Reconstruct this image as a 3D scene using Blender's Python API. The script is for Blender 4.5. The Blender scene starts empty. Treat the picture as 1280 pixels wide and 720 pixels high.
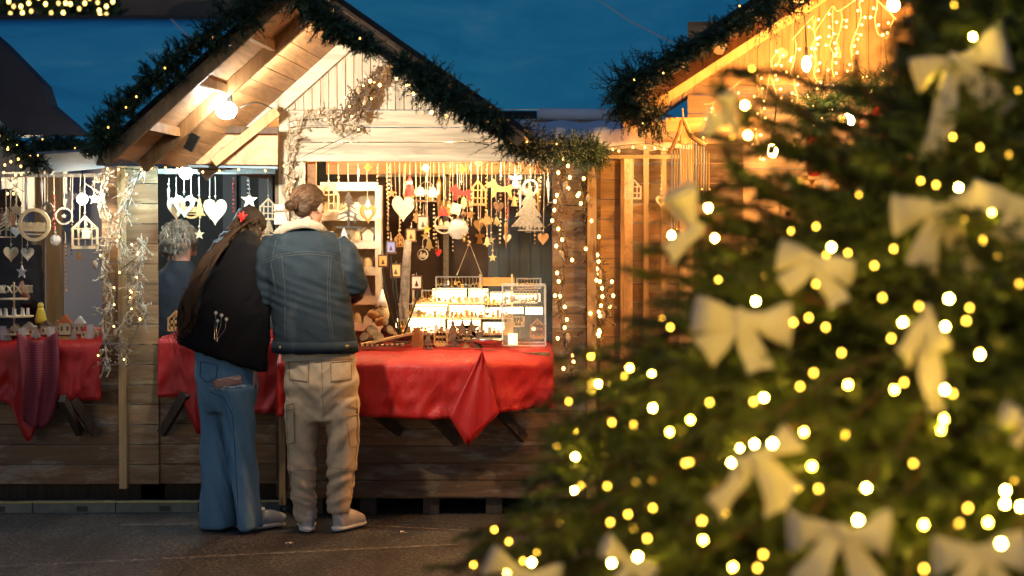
import bpy, bmesh, math, random
from mathutils import Vector, Matrix, Quaternion, noise
from mathutils.bvhtree import BVHTree
random.seed(7)
V = Vector
scene = bpy.context.scene
col = scene.collection
PI = math.pi
F = 2400.0; CZ = 1.6
TILT = math.atan(77/F)
_f = V((0, math.cos(TILT), -math.sin(TILT))); _u = V((0, math.sin(TILT), math.cos(TILT)))
CAM = V((0, 0, CZ))
def ray(px, py): return _f + V((1,0,0))*((px-640)/F) + _u*((360-py)/F)
def P(px, py, D):
    d = ray(px, py); return CAM + d*(D/d.y)
def sc(D): return F/D
# ---------------------------------------------------------------- materials
def newmat(name):
    m = bpy.data.materials.new(name); m.use_nodes = True
    nt = m.node_tree; b = nt.nodes['Principled BSDF']
    return m, nt, b
def N(nt, t, **k):
    n = nt.nodes.new(t)
    for a, v in k.items(): setattr(n, a, v)
    return n
def L(nt, a, b): nt.links.new(a, b)
def ramp(nt, fac, stops):
    r = N(nt, 'ShaderNodeValToRGB'); L(nt, fac, r.inputs[0])
    e = r.color_ramp.elements
    while len(e) < len(stops): e.new(.5)
    for i, (p, c) in enumerate(stops): e[i].position = p; e[i].color = (*c, 1)
    return r.outputs[0]
def mul(c, k): return tuple(min(1, x*k) for x in c)
def mix(nt, fac, a, b, mode='MIX'):
    m = N(nt, 'ShaderNodeMix', data_type='RGBA', blend_type=mode)
    for s, v in ((m.inputs[0], fac), (m.inputs[6], a), (m.inputs[7], b)):
        if isinstance(v, (int, float)): s.default_value = v
        elif isinstance(v, tuple): s.default_value = (*v, 1)
        else: L(nt, v, s)
    return m.outputs[2]
def coords(nt, scale=(1,1,1), kind='Object'):
    tc = N(nt, 'ShaderNodeTexCoord'); mp = N(nt, 'ShaderNodeMapping'); mp.inputs['Scale'].default_value = scale
    L(nt, tc.outputs[kind], mp.inputs[0]); return mp.outputs[0]
def noise_tex(nt, co, s, d=4, r=.6, dist=0):
    n = N(nt, 'ShaderNodeTexNoise'); n.inputs['Scale'].default_value = s; n.inputs['Detail'].default_value = d
    n.inputs['Roughness'].default_value = r; n.inputs['Distortion'].default_value = dist
    L(nt, co, n.inputs['Vector']); return n.outputs['Fac']
def bump(nt, b, h, st=.3, dist=.01):
    n = N(nt, 'ShaderNodeBump'); n.inputs['Strength'].default_value = st; n.inputs['Distance'].default_value = dist
    L(nt, h, n.inputs['Height']); L(nt, n.outputs[0], b.inputs['Normal'])
def rnd_mul(nt, c, lo=.7, hi=1.2):
    a = N(nt, 'ShaderNodeAttribute', attribute_name='rnd')
    mr = N(nt, 'ShaderNodeMapRange'); mr.inputs[3].default_value = lo; mr.inputs[4].default_value = hi
    L(nt, a.outputs['Fac'], mr.inputs[0])
    vm = N(nt, 'ShaderNodeVectorMath', operation='SCALE'); L(nt, c, vm.inputs[0]); L(nt, mr.outputs[0], vm.inputs['Scale'])
    return vm.outputs[0]
def wood(name, c, axis='X', rough=.65, knots=True, var=(.7,1.25), worn=None):
    m, nt, b = newmat(name)
    s = {'X': (1.5,22,22), 'Y': (22,1.5,22), 'Z': (22,22,1.5)}[axis]
    co = coords(nt, s); n1 = noise_tex(nt, co, 1.0, 6, .65, 1.2); n2 = noise_tex(nt, co, 4.0, 3, .5)
    c1 = ramp(nt, n1, [(.3, mul(c,.62)), (.5, c), (.72, mul(c,1.3))])
    if knots:
        s2 = {'X': (2.2,9,9), 'Y': (9,2.2,9), 'Z': (9,9,2.2)}[axis]
        vo = N(nt, 'ShaderNodeTexVoronoi'); vo.inputs['Scale'].default_value = 1.0; L(nt, coords(nt, s2), vo.inputs[0])
        k = ramp(nt, vo.outputs['Distance'], [(.05, (.3,.22,.16)), (.14, (1,1,1))])
        c1 = mix(nt, .8, c1, k, 'MULTIPLY')
    if worn:
        w = ramp(nt, noise_tex(nt, coords(nt, (2,2,7)), 2, 5, .7), [(.5,(0,0,0)),(.62,(1,1,1))])
        c1 = mix(nt, w, c1, worn)
    L(nt, rnd_mul(nt, c1, *var), b.inputs['Base Color'])
    b.inputs['Roughness'].default_value = rough; b.inputs['Specular IOR Level'].default_value = .35
    bump(nt, b, n2, .35, .004); return m
def plain(name, c, rough=.5, metal=0, spec=.5, nz=0, nscale=20, bs=0, rnd=None, sheen=0):
    m, nt, b = newmat(name)
    b.inputs['Base Color'].default_value = (*c, 1); b.inputs['Roughness'].default_value = rough
    b.inputs['Metallic'].default_value = metal; b.inputs['Specular IOR Level'].default_value = spec
    src = None
    if nz or bs:
        n = noise_tex(nt, coords(nt), nscale, 5, .6)
        if nz: src = ramp(nt, n, [(.3, mul(c,1-nz)), (.7, mul(c,1+nz))])
        if bs: bump(nt, b, n, bs, .01)
    if rnd:
        if src is None:
            rg = N(nt, 'ShaderNodeRGB'); rg.outputs[0].default_value = (*c,1); src = rg.outputs[0]
        src = rnd_mul(nt, src, *rnd)
    if src: L(nt, src, b.inputs['Base Color'])
    if sheen: b.inputs['Sheen Weight'].default_value = sheen
    return m
def emit(name, c, s):
    m, nt, b = newmat(name); b.inputs['Base Color'].default_value = (.8,.8,.8,1)
    b.inputs['Emission Color'].default_value = (*c,1); b.inputs['Emission Strength'].default_value = s
    return m
def glassy(name, c=(1,1,1), alpha=.12):
    m, nt, b = newmat(name); b.inputs['Base Color'].default_value = (*c,1); b.inputs['Roughness'].default_value = .05
    b.inputs['Alpha'].default_value = alpha; b.inputs['Specular IOR Level'].default_value = .9; return m
M = {}
M['white_v'] = wood('whitewashed_boards_upright', (.62,.56,.45), 'Z', .6, True, (.85,1.12))
M['white_h'] = wood('whitewashed_boards', (.62,.56,.45), 'X', .6, True, (.85,1.12))
M['pine_y'] = wood('pine_boards_depth', (.52,.30,.14), 'Y', .55, False, (.8,1.15))
M['ply'] = wood('pale_plywood', (.66,.43,.25), 'Y', .6, False, (.95,1.05))
M['beam'] = wood('pine_beam', (.50,.30,.14), 'Z', .55, True, (.9,1.1))
M['brown_h'] = wood('brown_boards', (.21,.115,.055), 'X', .6, True, (.55,1.3), worn=(.33,.25,.17))
M['brown_z'] = wood('brown_post', (.25,.165,.09), 'Z', .6, True, (.9,1.1))
M['oak_h'] = wood('orange_pine_boards', (.42,.25,.12), 'X', .5, True, (.75,1.2))
M['oak_z'] = wood('orange_pine_upright', (.45,.27,.12), 'Z', .5, True, (.8,1.15))
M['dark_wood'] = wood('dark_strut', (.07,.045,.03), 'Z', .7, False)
M['cutwood'] = plain('cut_plywood_ornament', (.50,.26,.085), .6, nz=.2, nscale=60, rnd=(.85,1.1))
M['palewood'] = plain('pale_wood_ornament', (.60,.46,.28), .6, nz=.15, nscale=60)
M['greywood'] = plain('grey_birch_ornament', (.36,.32,.27), .7, nz=.3, nscale=90)
M['barkwood'] = plain('bark_brown', (.16,.09,.05), .8, nz=.5, nscale=40, bs=.5)
M['birch'] = plain('birch_bark', (.22,.18,.14), .8, nz=.5, nscale=30, bs=.4)
M['gold'] = plain('gold_metal', (.85,.58,.22), .3, 1)
M['silver'] = plain('silver_metal', (.75,.75,.75), .28, 1)
M['whitepaint'] = plain('white_paint', (.78,.74,.66), .5, nz=.06)
M['string'] = plain('jute_string', (.55,.45,.32), .9)
M['redpaint'] = plain('red_paint', (.55,.025,.02), .4)
M['redribbon'] = plain('red_ribbon', (.6,.04,.02), .6)
M['glass'] = glassy('clear_glass')
M['ballglass'] = glassy('ball_glass', (.9,.92,.95), .35)
M['acrylic'] = glassy('acrylic', (.95,.95,.9), .10)
M['black'] = plain('black_plastic', (.02,.02,.02), .5)
M['wire'] = plain('dark_green_wire', (.012,.02,.012), .5)
M['goldwire'] = plain('pale_gold_wire', (.5,.36,.16), .4, .6)
M['tarpdark'] = plain('roof_felt', (.018,.02,.026), .8, nz=.2, bs=.2)
M['canvas'] = plain('cream_canvas', (.55,.50,.44), .85, nz=.1, nscale=6, bs=.2)
M['bluecanvas'] = plain('blue_grey_canvas', (.20,.30,.42), .8, nz=.1, nscale=6, bs=.2)
M['frost'] = plain('frosted_twig', (.55,.47,.36), .7, nz=.35, nscale=60)
M['twig'] = plain('bare_twig', (.17,.11,.07), .8, nz=.4, nscale=60)
M['cone'] = plain('frosted_cone', (.42,.32,.22), .75, nz=.5, nscale=80)
M['fir'] = plain('fir_needles_garland', (.030,.072,.036), .5, rnd=(.5,1.7))
M['firtree'] = plain('fir_needles_tree', (.064,.090,.014), .5, rnd=(.25,1.8))
M['bark'] = plain('fir_bark', (.10,.055,.03), .9, nz=.4, bs=.5)
M['skin'] = plain('skin', (.55,.30,.21), .5, nz=.06)
m_, nt_, b_ = newmat('cream_ribbon'); b_.inputs['Roughness'].default_value = .6
_c = ramp(nt_, noise_tex(nt_, coords(nt_), 25, 4, .6), [(.3,(.80,.74,.66)),(.7,(.88,.83,.76))]); L(nt_, _c, b_.inputs['Base Color'])
_t = N(nt_, 'ShaderNodeBsdfTranslucent'); L(nt_, _c, _t.inputs[0]); _m = N(nt_, 'ShaderNodeMixShader'); _m.inputs[0].default_value = .5
L(nt_, b_.outputs[0], _m.inputs[1]); L(nt_, _t.outputs[0], _m.inputs[2]); L(nt_, _m.outputs[0], nt_.nodes['Material Output'].inputs[0])
bump(nt_, b_, noise_tex(nt_, coords(nt_, (1,1,.3)), 30, 4, .6), .4, .01); M['ribbon'] = m_
M['bulb'] = [emit('warm_bulb_bright', (1,.62,.06), 480), emit('warm_bulb_medium', (1,.58,.04), 170), emit('warm_bulb_dim', (1,.52,.04), 18)]
M['bulb2'] = emit('warm_bulb_small', (1,.55,.11), 11)
M['tiny'] = emit('tiny_led', (1,.46,.10), 5)
M['painted_glow'] = emit('painted_glow_panel', (1,.70,.30), 5.5)  # lamplight on the white display cards, put into the material as glow
M['lamp_w'] = emit('flood_white', (1,.92,.78), 80)
M['lamp_c'] = emit('cool_led_lamp', (.5,.85,1), 300)
M['lamp_o'] = emit('warm_hanging_bulb', (1,.50,.12), 1300)
M['lamp_in'] = emit('warm_ceiling_bulb', (1,.68,.34), 1900)
M['candle'] = emit('candle_glow', (1,.55,.2), 2.2)
# ---------------------------------------------------------------- mesh builder
class G:
    def __init__(s): s.v = []; s.f = []; s.r = []; s.cur = None
    def add(s, vs, fs, r=None):
        o = len(s.v); s.v += [V(v) for v in vs]
        if r is None: r = random.random()
        for f in fs: s.f.append([i+o for i in f]); s.r.append(r)
        return s
    def box(s, c, size, rot=None, r=None):
        c = V(c); hx, hy, hz = (q/2 for q in size)
        vs = [V((x*hx, y*hy, z*hz)) for x in (-1,1) for y in (-1,1) for z in (-1,1)]
        if rot is not None: vs = [rot @ v for v in vs]
        return s.add([c+v for v in vs], [(0,1,3,2),(4,6,7,5),(0,4,5,1),(2,3,7,6),(0,2,6,4),(1,5,7,3)], r)
    def bar(s, a, b, w, t, up=V((0,0,1)), r=None):
        a = V(a); b = V(b); d = b-a; l = d.length; d.normalize()
        x = d.cross(up); 
        if x.length < 1e-4: x = d.cross(V((1,0,0)))
        x.normalize(); z = x.cross(d)
        m = Matrix((x, d, z)).transposed()
        return s.box((a+b)/2, (w, l, t), m, r)
    def prism(s, pts, off, r=None):
        n = len(pts); off = V(off); pts = [V(p) for p in pts]
        vs = pts + [p+off for p in pts]
        fs = [tuple(range(n)), tuple(range(2*n-1, n-1, -1))] + [(i, i+n, (i+1)%n+n, (i+1)%n) for i in range(n)]
        return s.add(vs, fs, r)
    def tube(s, path, rad, n=6, cap=True, r=None, side=None, flat=1.0):
        path = [V(p) for p in path]; m = len(path)
        if not hasattr(rad, '__len__'): rad = [rad]*m
        vs = []; prev = side
        for i, p in enumerate(path):
            t = (path[min(i+1,m-1)] - path[max(i-1,0)])
            if t.length < 1e-9: t = V((0,0,1))
            t.normalize()
            x = prev if prev is not None else (V((1,0,0)) if abs(t.x) < .9 else V((0,1,0)))
            x = x - t*x.dot(t)
            if x.length < 1e-6: x = t.orthogonal()
            x.normalize(); prev = x; y = t.cross(x)
            rr = rad[i]; ra, rb = rr if hasattr(rr, '__len__') else (rr, rr*flat)
            for k in range(n):
                a = 2*PI*k/n; vs.append(p + x*math.cos(a)*ra + y*math.sin(a)*rb)
        fs = [(i*n+k, i*n+(k+1)%n, (i+1)*n+(k+1)%n, (i+1)*n+k) for i in range(m-1) for k in range(n)]
        if cap: fs += [tuple(range(n-1,-1,-1)), tuple(range((m-1)*n, m*n))]
        return s.add(vs, fs, r)
    def lathe(s, c, prof, n=12, r=None, axis=V((0,0,1))):
        c = V(c); q = V((0,0,1)).rotation_difference(axis); m = len(prof); vs = []
        for (rr, z) in prof:
            for k in range(n):
                a = 2*PI*k/n; vs.append(c + q @ V((rr*math.cos(a), rr*math.sin(a), z)))
        fs = [(i*n+k, i*n+(k+1)%n, (i+1)*n+(k+1)%n, (i+1)*n+k) for i in range(m-1) for k in range(n)]
        fs += [tuple(range(n-1,-1,-1)), tuple(range((m-1)*n, m*n))]
        return s.add(vs, fs, r)
    def ball(s, c, rx, ry=None, rz=None, n=10, m=6, r=None, rot=None):
        ry = ry or rx; rz = rz or rx; c = V(c); vs = [V((0,0,-rz))]
        for i in range(1, m):
            t = -PI/2 + PI*i/m
            for k in range(n): vs.append(V((rx*math.cos(t)*math.cos(2*PI*k/n), ry*math.cos(t)*math.sin(2*PI*k/n), rz*math.sin(t))))
        vs.append(V((0,0,rz))); e = len(vs)-1
        fs = [(0, 1+(k+1)%n, 1+k) for k in range(n)]
        for i in range(m-2): fs += [(1+i*n+k, 1+i*n+(k+1)%n, 1+(i+1)*n+(k+1)%n, 1+(i+1)*n+k) for k in range(n)]
        fs += [(e, 1+(m-2)*n+k, 1+(m-2)*n+(k+1)%n) for k in range(n)]
        if rot is not None: vs = [rot @ v for v in vs]
        return s.add([c+v for v in vs], fs, r)
    def grid(s, rows, closed=False, r=None):
        m = len(rows); n = len(rows[0]); vs = [p for row in rows for p in row]
        fs = [(i*n+k, i*n+k+1, (i+1)*n+k+1, (i+1)*n+k) for i in range(m-1) for k in range(n-1)]
        return s.add(vs, fs, r)
    def mesh(s, name, origin=V((0,0,0))):
        me = bpy.data.meshes.new(name); me.from_pydata([v-origin for v in s.v], [], s.f); me.update()
        at = me.attributes.new('rnd', 'FLOAT', 'FACE'); at.data.foreach_set('value', s.r); return me
    def build(s, name, m, parent=None, origin=None, smooth=False, loc=None):
        if parent is not None and origin is None: origin = parent.get('_o', None); origin = V(origin) if origin else V((0,0,0))
        if origin is None: origin = V((0,0,0))
        me = s.mesh(name, origin); me.materials.append(M[m] if isinstance(m, str) else m)
        if smooth: me.polygons.foreach_set('use_smooth', [True]*len(me.polygons))
        o = bpy.data.objects.new(name, me); col.objects.link(o)
        if parent is not None: o.parent = parent
        else: o.location = origin
        if parent is not None: o['_o'] = list(origin)
        return o
def tag(o, label=None, cat=None, group=None, kind=None):
    if label: o['label'] = label
    if cat: o['category'] = cat
    if group: o['group'] = group
    if kind: o['kind'] = kind
    return o
def thing(name, label, cat, loc=(0,0,0), group=None):
    o = bpy.data.objects.new(name, None); o.empty_display_size = .1; col.objects.link(o); o.location = loc; o['_o'] = list(loc)
    return tag(o, label, cat, group)
def single(name, g, m, label, cat, group=None, smooth=False, origin=None):
    if origin is None:
        xs = [v.x for v in g.v]; ys = [v.y for v in g.v]; zs = [v.z for v in g.v]
        origin = V(((min(xs)+max(xs))/2, (min(ys)+max(ys))/2, min(zs)))
    return tag(g.build(name, m, None, origin, smooth), label, cat, group)
def struct(name, g, m, smooth=False): return tag(g.build(name, m, smooth=smooth), kind='structure')
def linkcopy(o, parent, loc):
    c = o.copy(); col.objects.link(c); c.parent = parent; c.location = loc; return c
def solidify(o, t, off=0):
    md = o.modifiers.new('thick', 'SOLIDIFY'); md.thickness = t; md.offset = off; return o
def subsurf(o, l=1):
    md = o.modifiers.new('sub', 'SUBSURF'); md.levels = l; md.render_levels = l; return o
def catmull(pts, per=6):
    pts = [V(p) for p in pts]; out = []
    for i in range(len(pts)-1):
        a = pts[max(i-1,0)]; b = pts[i]; c = pts[i+1]; d = pts[min(i+2,len(pts)-1)]
        for k in range(per):
            t = k/per; out.append(.5*((2*b)+(c-a)*t+(2*a-5*b+4*c-d)*t*t+(3*b-a-3*c+d)*t**3))
    out.append(pts[-1]); return out
def rv(a=1): return V((random.uniform(-a,a), random.uniform(-a,a), random.uniform(-a,a)))
def rdir():
    while True:
        v = rv()
        if .05 < v.length < 1: return v.normalized()
def planks(g, x0, x1, z0, z1, y, h, t=.02, gap=.004, jitter=.003):
    """horizontal boards stacked up a wall facing -Y"""
    z = z0
    while z < z1-.01:
        hh = min(h, z1-z)
        g.box(((x0+x1)/2, y+t/2+random.uniform(0,jitter), z+hh/2), (x1-x0, t, hh-gap)); z += h
def vplanks(g, x0, x1, z0, z1, y, w, t=.02, gap=.004, top=None):
    x = x0
    while x < x1-.005:
        ww = min(w, x1-x); a, b = x+gap/2, x+ww-gap/2
        ta, tb = (top(a), top(b)) if top else (z1, z1)
        ta = max(z0+.002, ta); tb = max(z0+.002, tb)
        yy = y+random.uniform(0,.003)
        g.prism([(a,yy,z0),(b,yy,z0),(b,yy,tb),(a,yy,ta)], (0,t,0)); x += w
BULB = None
def bulbs(parent, pts, r, m='bulb2', name='bulb', mx=100):
    """first bulb is built, the rest are copies"""
    if isinstance(m, str): m = M[m]
    ms = m if isinstance(m, list) else [m]
    g = G().ball((0,0,0), r, r, r*1.25, 8, 6); first = {}; po = V(parent['_o'])
    for i, p in enumerate(pts[:mx]):
        k = ((i*7+i//5) % len(ms)) if len(ms) < 3 else (0, 2, 1, 2, 0, 1, 2)[(i*3+i//7) % 7]
        if k not in first:
            first[k] = g.build(name, ms[k], parent, V((0,0,0)), True); first[k].location = V(p)-po
        else: linkcopy(first[k], parent, V(p)-po)
    if len(pts) > mx:
        g = G()
        for p in pts[mx:]: g.ball(p, r, r, r*1.25, 8, 6)
        tag(g.build('far_bulbs', ms[-1], parent, smooth=True), kind='stuff')
def needle_twig(g, p, d, Lh, n, nl, w, r=None):
    d = d.normalized(); a = d.orthogonal().normalized(); b = d.cross(a)
    if r is None: r = random.random()
    ph = random.random()*6
    g.add([p-a*w*.7, p+a*w*.7, p+d*Lh], [(0,1,2)], r)
    for i in range(n):
        t = i/n; an = ph+i*2.4; q = p+d*(Lh*t)
        o = a*math.cos(an)+b*math.sin(an); tip = q + (d*.75+o).normalized()*nl*random.uniform(.7,1.1)
        sd = d.cross(o)*w*.5
        g.add([q-sd, q+sd, tip], [(0,1,2)], min(1, max(0, r+random.uniform(-.2,.2))))
def garland(label, path, rad, dens=110, group=None, nb=0, sag=0, bt='tiny', br=.0036, seed=1, droop=.3):
    random.seed(seed); path = catmull(path, 8); o = thing('fir_garland', label, 'garland', path[0], group)
    g = G(); st = G(); st.tube(path, .01, 5); L_ = 0; seg = []
    for a, b in zip(path, path[1:]): seg.append((a,b)); L_ += (b-a).length
    n = int(L_*dens)
    for i in range(n):
        a, b = random.choice(seg); p = a.lerp(b, random.random()); t = (b-a).normalized()
        k = 1 + 1.0*noise.noise(p*5.5)
        if noise.noise(p*9+V((5,0,0))) < -.28: continue
        d = (rdir()+t*random.uniform(-.5,.5)+V((0,-.15,-droop)))
        d.normalize(); L2 = rad*k*random.uniform(.55,1.15)*(1.25 if random.random() < .12 else 1)
        needle_twig(g, p+rv(rad*.15), d, L2, 22, .021, .0062)
        mid = p+d*L2*.5; needle_twig(g, mid, (d+rdir()*.9), L2*.6, 14, .019, .0062)
    g.build('foliage', 'fir', o); st.build('stem', 'wire', o)
    if nb:
        pts = []
        for i in range(nb):
            a, b = seg[int((i+.5)/nb*len(seg))]; p = a.lerp(b, random.random())
            d = rdir(); d.y = -abs(d.y)-.4; pts.append(p+d.normalized()*rad*random.uniform(.5,.95))
        bulbs(o, pts, br, bt)
        w = G(); w.tube([p for p in pts], .0015, 4); w.build('light_wire', 'wire', o)
    random.seed(seed+100); return o
def pinecone(g, c, r, h, d=V((0,0,-1))):
    q = V((0,0,1)).rotation_difference(V(d).normalized())
    g.lathe(c, [(r*.2,-h*.5),(r*.7,-h*.3),(r*.75,0),(r*.45,h*.35),(r*.1,h*.5)], 8, axis=V(d).normalized())
    for i in range(34):
        t = i/34; an = i*2.4; rr = r*math.sin(PI*min(1,.15+t*.85))**.7; z = -h*.5+h*t
        o = V((math.cos(an), math.sin(an), 0)); s = V((-math.sin(an), math.cos(an), 0))
        g.add([V(c)+q@(o*rr*.5+s*r*.3+V((0,0,z))), V(c)+q@(o*rr*.5-s*r*.3+V((0,0,z))), V(c)+q@(o*rr*1.15+V((0,0,z+h*.1)))], [(0,1,2)])
def twig_garland(label, paths, ncone, nb, mt='frost', spread=.05, group=None, seed=3, nt=60, th=.005, br=.0045, berries=10, bt='bulb2'):
    random.seed(seed); o = thing('twig_garland', label, 'twig garland', paths[0][0], group)
    tw = G(); be = G(); cn = []; bl = []
    for path in paths:
        path = catmull(path, 8)
        for k in range(4):
            off = [rv(spread*.45) for _ in range(len(path))]
            for i in range(1, len(off)): off[i] = off[i-1]*.72+off[i]*.6
            tw.tube([p+q for p, q in zip(path, off)], th*random.uniform(.6,1.1), 5)
        for i in range(nt):
            j = random.randrange(len(path)-1); p = path[j]+rv(spread*.3); t = (path[j+1]-path[j]).normalized()
            d = (rdir()+t*.8+V((0,-.25,0))).normalized(); l = spread*random.uniform(.8,1.9)
            q = p+d*l*.5+rv(l*.12); e = q+(d+rdir()*.5).normalized()*l*.5
            tw.tube([p, q, e], [th*.55, th*.45, th*.2], 4)
            for w in range(5):
                bq = p.lerp(e, random.random()); bd = rdir()
                be.ball(bq+bd*th*1.2, th*random.uniform(.6,1.2), n=5, m=3)
        for i in range(ncone):
            j = int((i+.5)/ncone*(len(path)-1)); cn.append(path[j]+V((random.uniform(-.6,.6)*spread, -spread*.6, random.uniform(-.3,.3)*spread)))
        for i in range(nb):
            j = int((i+random.random())/nb*(len(path)-1)); bl.append(path[j]+V((random.uniform(-1,1)*spread, -spread*random.uniform(.5,1), random.uniform(-.5,.5)*spread)))
    tw.build('twigs', mt, o); tag(be.build('berries', mt, o), kind='stuff')
    for c in cn:
        g = G(); pinecone(g, c, .018, .05, V((random.uniform(-.5,.5), -.3, -1))); g.build('pine_cone', 'cone', o)
    if bl:
        bulbs(o, bl, br, bt); w = G()
        bl.sort(key=lambda p: p.z); w.tube(catmull([p+rv(.012)+V((0,.008,0)) for p in bl], 3), .0015, 4); w.build('light_wire', 'wire', o)
    return o
# ================================================================ SETTING
# ground ------------------------------------------------------------
m, nt, b = newmat('worn_asphalt'); co = coords(nt)
n1 = noise_tex(nt, coords(nt, (1,.55,1)), 52, 6, .8); n2 = noise_tex(nt, co, 1.6, 5, .6, .6); n3 = noise_tex(nt, coords(nt, (1.7,.55,1)), 2.4, 6, .7, .4)
c = ramp(nt, n1, [(.38,(.012,.0115,.011)),(.5,(.058,.054,.049)),(.62,(.20,.19,.175))])
c = mix(nt, .75, c, ramp(nt, n3, [(.40,(.20,.19,.18)),(.60,(1,1,1))]), 'MULTIPLY')
c = mix(nt, ramp(nt, noise_tex(nt, co, 340, 2, .5), [(.66,(0,0,0)),(.72,(1,1,1))]), c, (.2,.17,.14))
L(nt, c, b.inputs['Base Color']); b.inputs['Roughness'].default_value = .62
bump(nt, b, n1, 1, .02); M['asphalt'] = m
g = G(); rows = []
for j in range(90):
    y = 2+j*.16 if j < 70 else 13.2+(j-70)**2*1.2
    rows.append([V((x, y, .004*noise.noise(V((x*1.7,y*1.7,0))) if 3<y<13 and abs(x)<4 else 0)) for x in [-300,-60,-20]+[-6+i*.15 for i in range(81)]+[20,60,300]])
struct('ground', g.grid(rows), 'asphalt', True)
g = G(); g.add([(-300,-60,-.01),(300,-60,-.01),(300,2.0,-.002),(-300,2.0,-.002)], [(0,1,2,3)]); struct('ground', g, 'asphalt')
# faint chalk lines worn on the ground
m, nt, b = newmat('worn_line_paint'); b.inputs['Base Color'].default_value = (.5,.45,.4,1); b.inputs['Roughness'].default_value = .8
a = ramp(nt, noise_tex(nt, coords(nt, (3,14,1)), 6, 5, .7), [(.42,(0,0,0)),(.6,(.75,.75,.75))]); L(nt, a, b.inputs['Alpha']); M['line'] = m
g = G(); a, bb = P(-10,713,9.0), P(590,683,9.6)
for (pa, pb, w) in ((P(-10,713,8.93), P(575,684,9.58), .012), (P(150,659,10.2), P(250,658,10.25), .014), (P(440,660,10.2), P(600,668,10.0), .01)):
    pa.z = pb.z = .009; d = (pb-pa); n_ = V((-d.y, d.x, 0)).normalized()*w
    g.grid([[pa+d*t-n_+V((0,0,0)) for t in [i/20 for i in range(21)]], [pa+d*t+n_ for t in [i/20 for i in range(21)]]])
struct('ground_marking', g, 'line')
# world --------------------------------------------------------------
w = bpy.data.worlds.new('World'); scene.world = w; w.use_nodes = True; nt = w.node_tree
bg = nt.nodes['Background']; sky = N(nt, 'ShaderNodeTexSky'); sky.sky_type = 'NISHITA'; sky.sun_disc = False
sky.sun_elevation = math.radians(5); sky.sun_rotation = math.radians(200); sky.ozone_density = 5
L(nt, sky.outputs[0], bg.inputs[0]); bg.inputs[1].default_value = .088
sl = bpy.data.lights.new('sun', 'SUN'); sl.energy = .06; sl.angle = math.radians(20); sl.color = (1,.78,.55)
so = bpy.data.objects.new('sun', sl); col.objects.link(so); so.rotation_euler = (math.radians(60), 0, math.radians(-20))
# blue marquee roof ---------------------------------------------------
m, nt, b = newmat('blue_pvc_sheet'); co = coords(nt, (1,.3,.6))
n1 = noise_tex(nt, coords(nt, (.8,1,1.2)), .9, 8, .62, 1.2)
L(nt, ramp(nt, n1, [(.3,(.04,.54,.74)),(.5,(.07,.68,.88)),(.62,(.12,.76,.92)),(.80,(.40,.88,.97))]), b.inputs['Base Color'])
b.inputs['Roughness'].default_value = .45; bump(nt, b, noise_tex(nt, coords(nt, (1.2,1,1.8)), 2.2, 5, .55, 1), .2, .05); M['marquee'] = m
t = thing('marquee', 'big blue plastic marquee roof rising behind the wooden stalls', 'marquee', (0,16,0))
g = G(); rows = []
for j in range(14):
    q = j/13; row = []
    for i in range(60):
        px = -90+i*22; top = P(px, 24 if px < 380 else -60, 19); bot = P(px, 215, 14.6); p = bot.lerp(top, q)
        p.y += .03*noise.noise(V((p.x*.9,p.z*2,3))); row.append(p)
    rows.append(row)
solidify(g.grid(rows).build('roof_sheet', 'marquee', t, smooth=True), .01)
g = G(); g.box(((P(-90,215,14.6)+P(1200,215,14.6))/2)-V((0,-.1,1.0)), (8.4,.05,2.0)); g.build('side_sheet', 'bluecanvas', t)
g = G(); g.bar(P(-90,22,19), P(385,24,19), .06, .06); g.build('ridge_bar', 'tarpdark', t)
def cord(a, b_, lab):
    g = G(); g.tube([a, a.lerp(b_,.5)-V((0,0,.03)), b_], .006, 5); single('guy_rope', g, 'canvas', lab, 'rope', 'ropes over the marquee roof')
cord(P(214,24,16.5), P(258,58,15.0), 'short pale rope slanting over the blue roof above the left fir garland')
cord(P(742,-5,17), P(842,54,14.4), 'long pale rope slanting over the blue roof towards the right hut')
# far building
t = thing('building', 'dark brown building above the blue marquee roof at the top left', 'building', (0,27,0))
g = G(); a = P(-120,40,27); g.box((a.x+9, 27.2, 4.6), (18,.4,9.2)); M['farwall'] = plain('far_brown_wall', (.16,.11,.075), .8, nz=.3, nscale=1); g.build('wall', 'farwall', t)
g = G(); c0 = P(245,24,26.9)
g.prism([c0+V((.42*math.cos(k*PI/12), 0, .25*math.sin(k*PI/12))) for k in range(13)], (0,-.06,0)); g.build('window', 'black', t)
g = G(); g.box(P(530,-8,26.9), (1.6,.1,.5)); g.build('ledge', 'farwall', t)
t = thing('lit_tree', 'far tree dotted with yellow bulbs at the top left corner of the building', 'tree', P(75,26,24))
g = G(); random.seed(5)
for i in range(900): needle_twig(g, P(random.uniform(-10,150), random.uniform(-40,24), 24+random.uniform(-.3,.3)), rdir(), .16, 6, .08, .03)
g.build('crown', 'fir', t); g = G(); g.tube([P(75,24,24), P(75,283,24)-V((0,0,1.6))], .08); g.build('trunk', 'bark', t)
bulbs(t, [P(x, y, 23.4) for x, y in ((11,2),(17,8),(26,8),(13,17),(28,16),(36,4),(39,14),(57,5),(73,4),(82,4),(88,5),(99,11),(79,16),(122,3),(133,8),(124,13),(112,-2),(125,19),(64,16),(48,-3),(141,2),(133,18),(106,4))], .022, [emit('far_bulb', (1,.62,.14), 5), emit('far_bulb_dim', (1,.6,.14), 2)])
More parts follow.
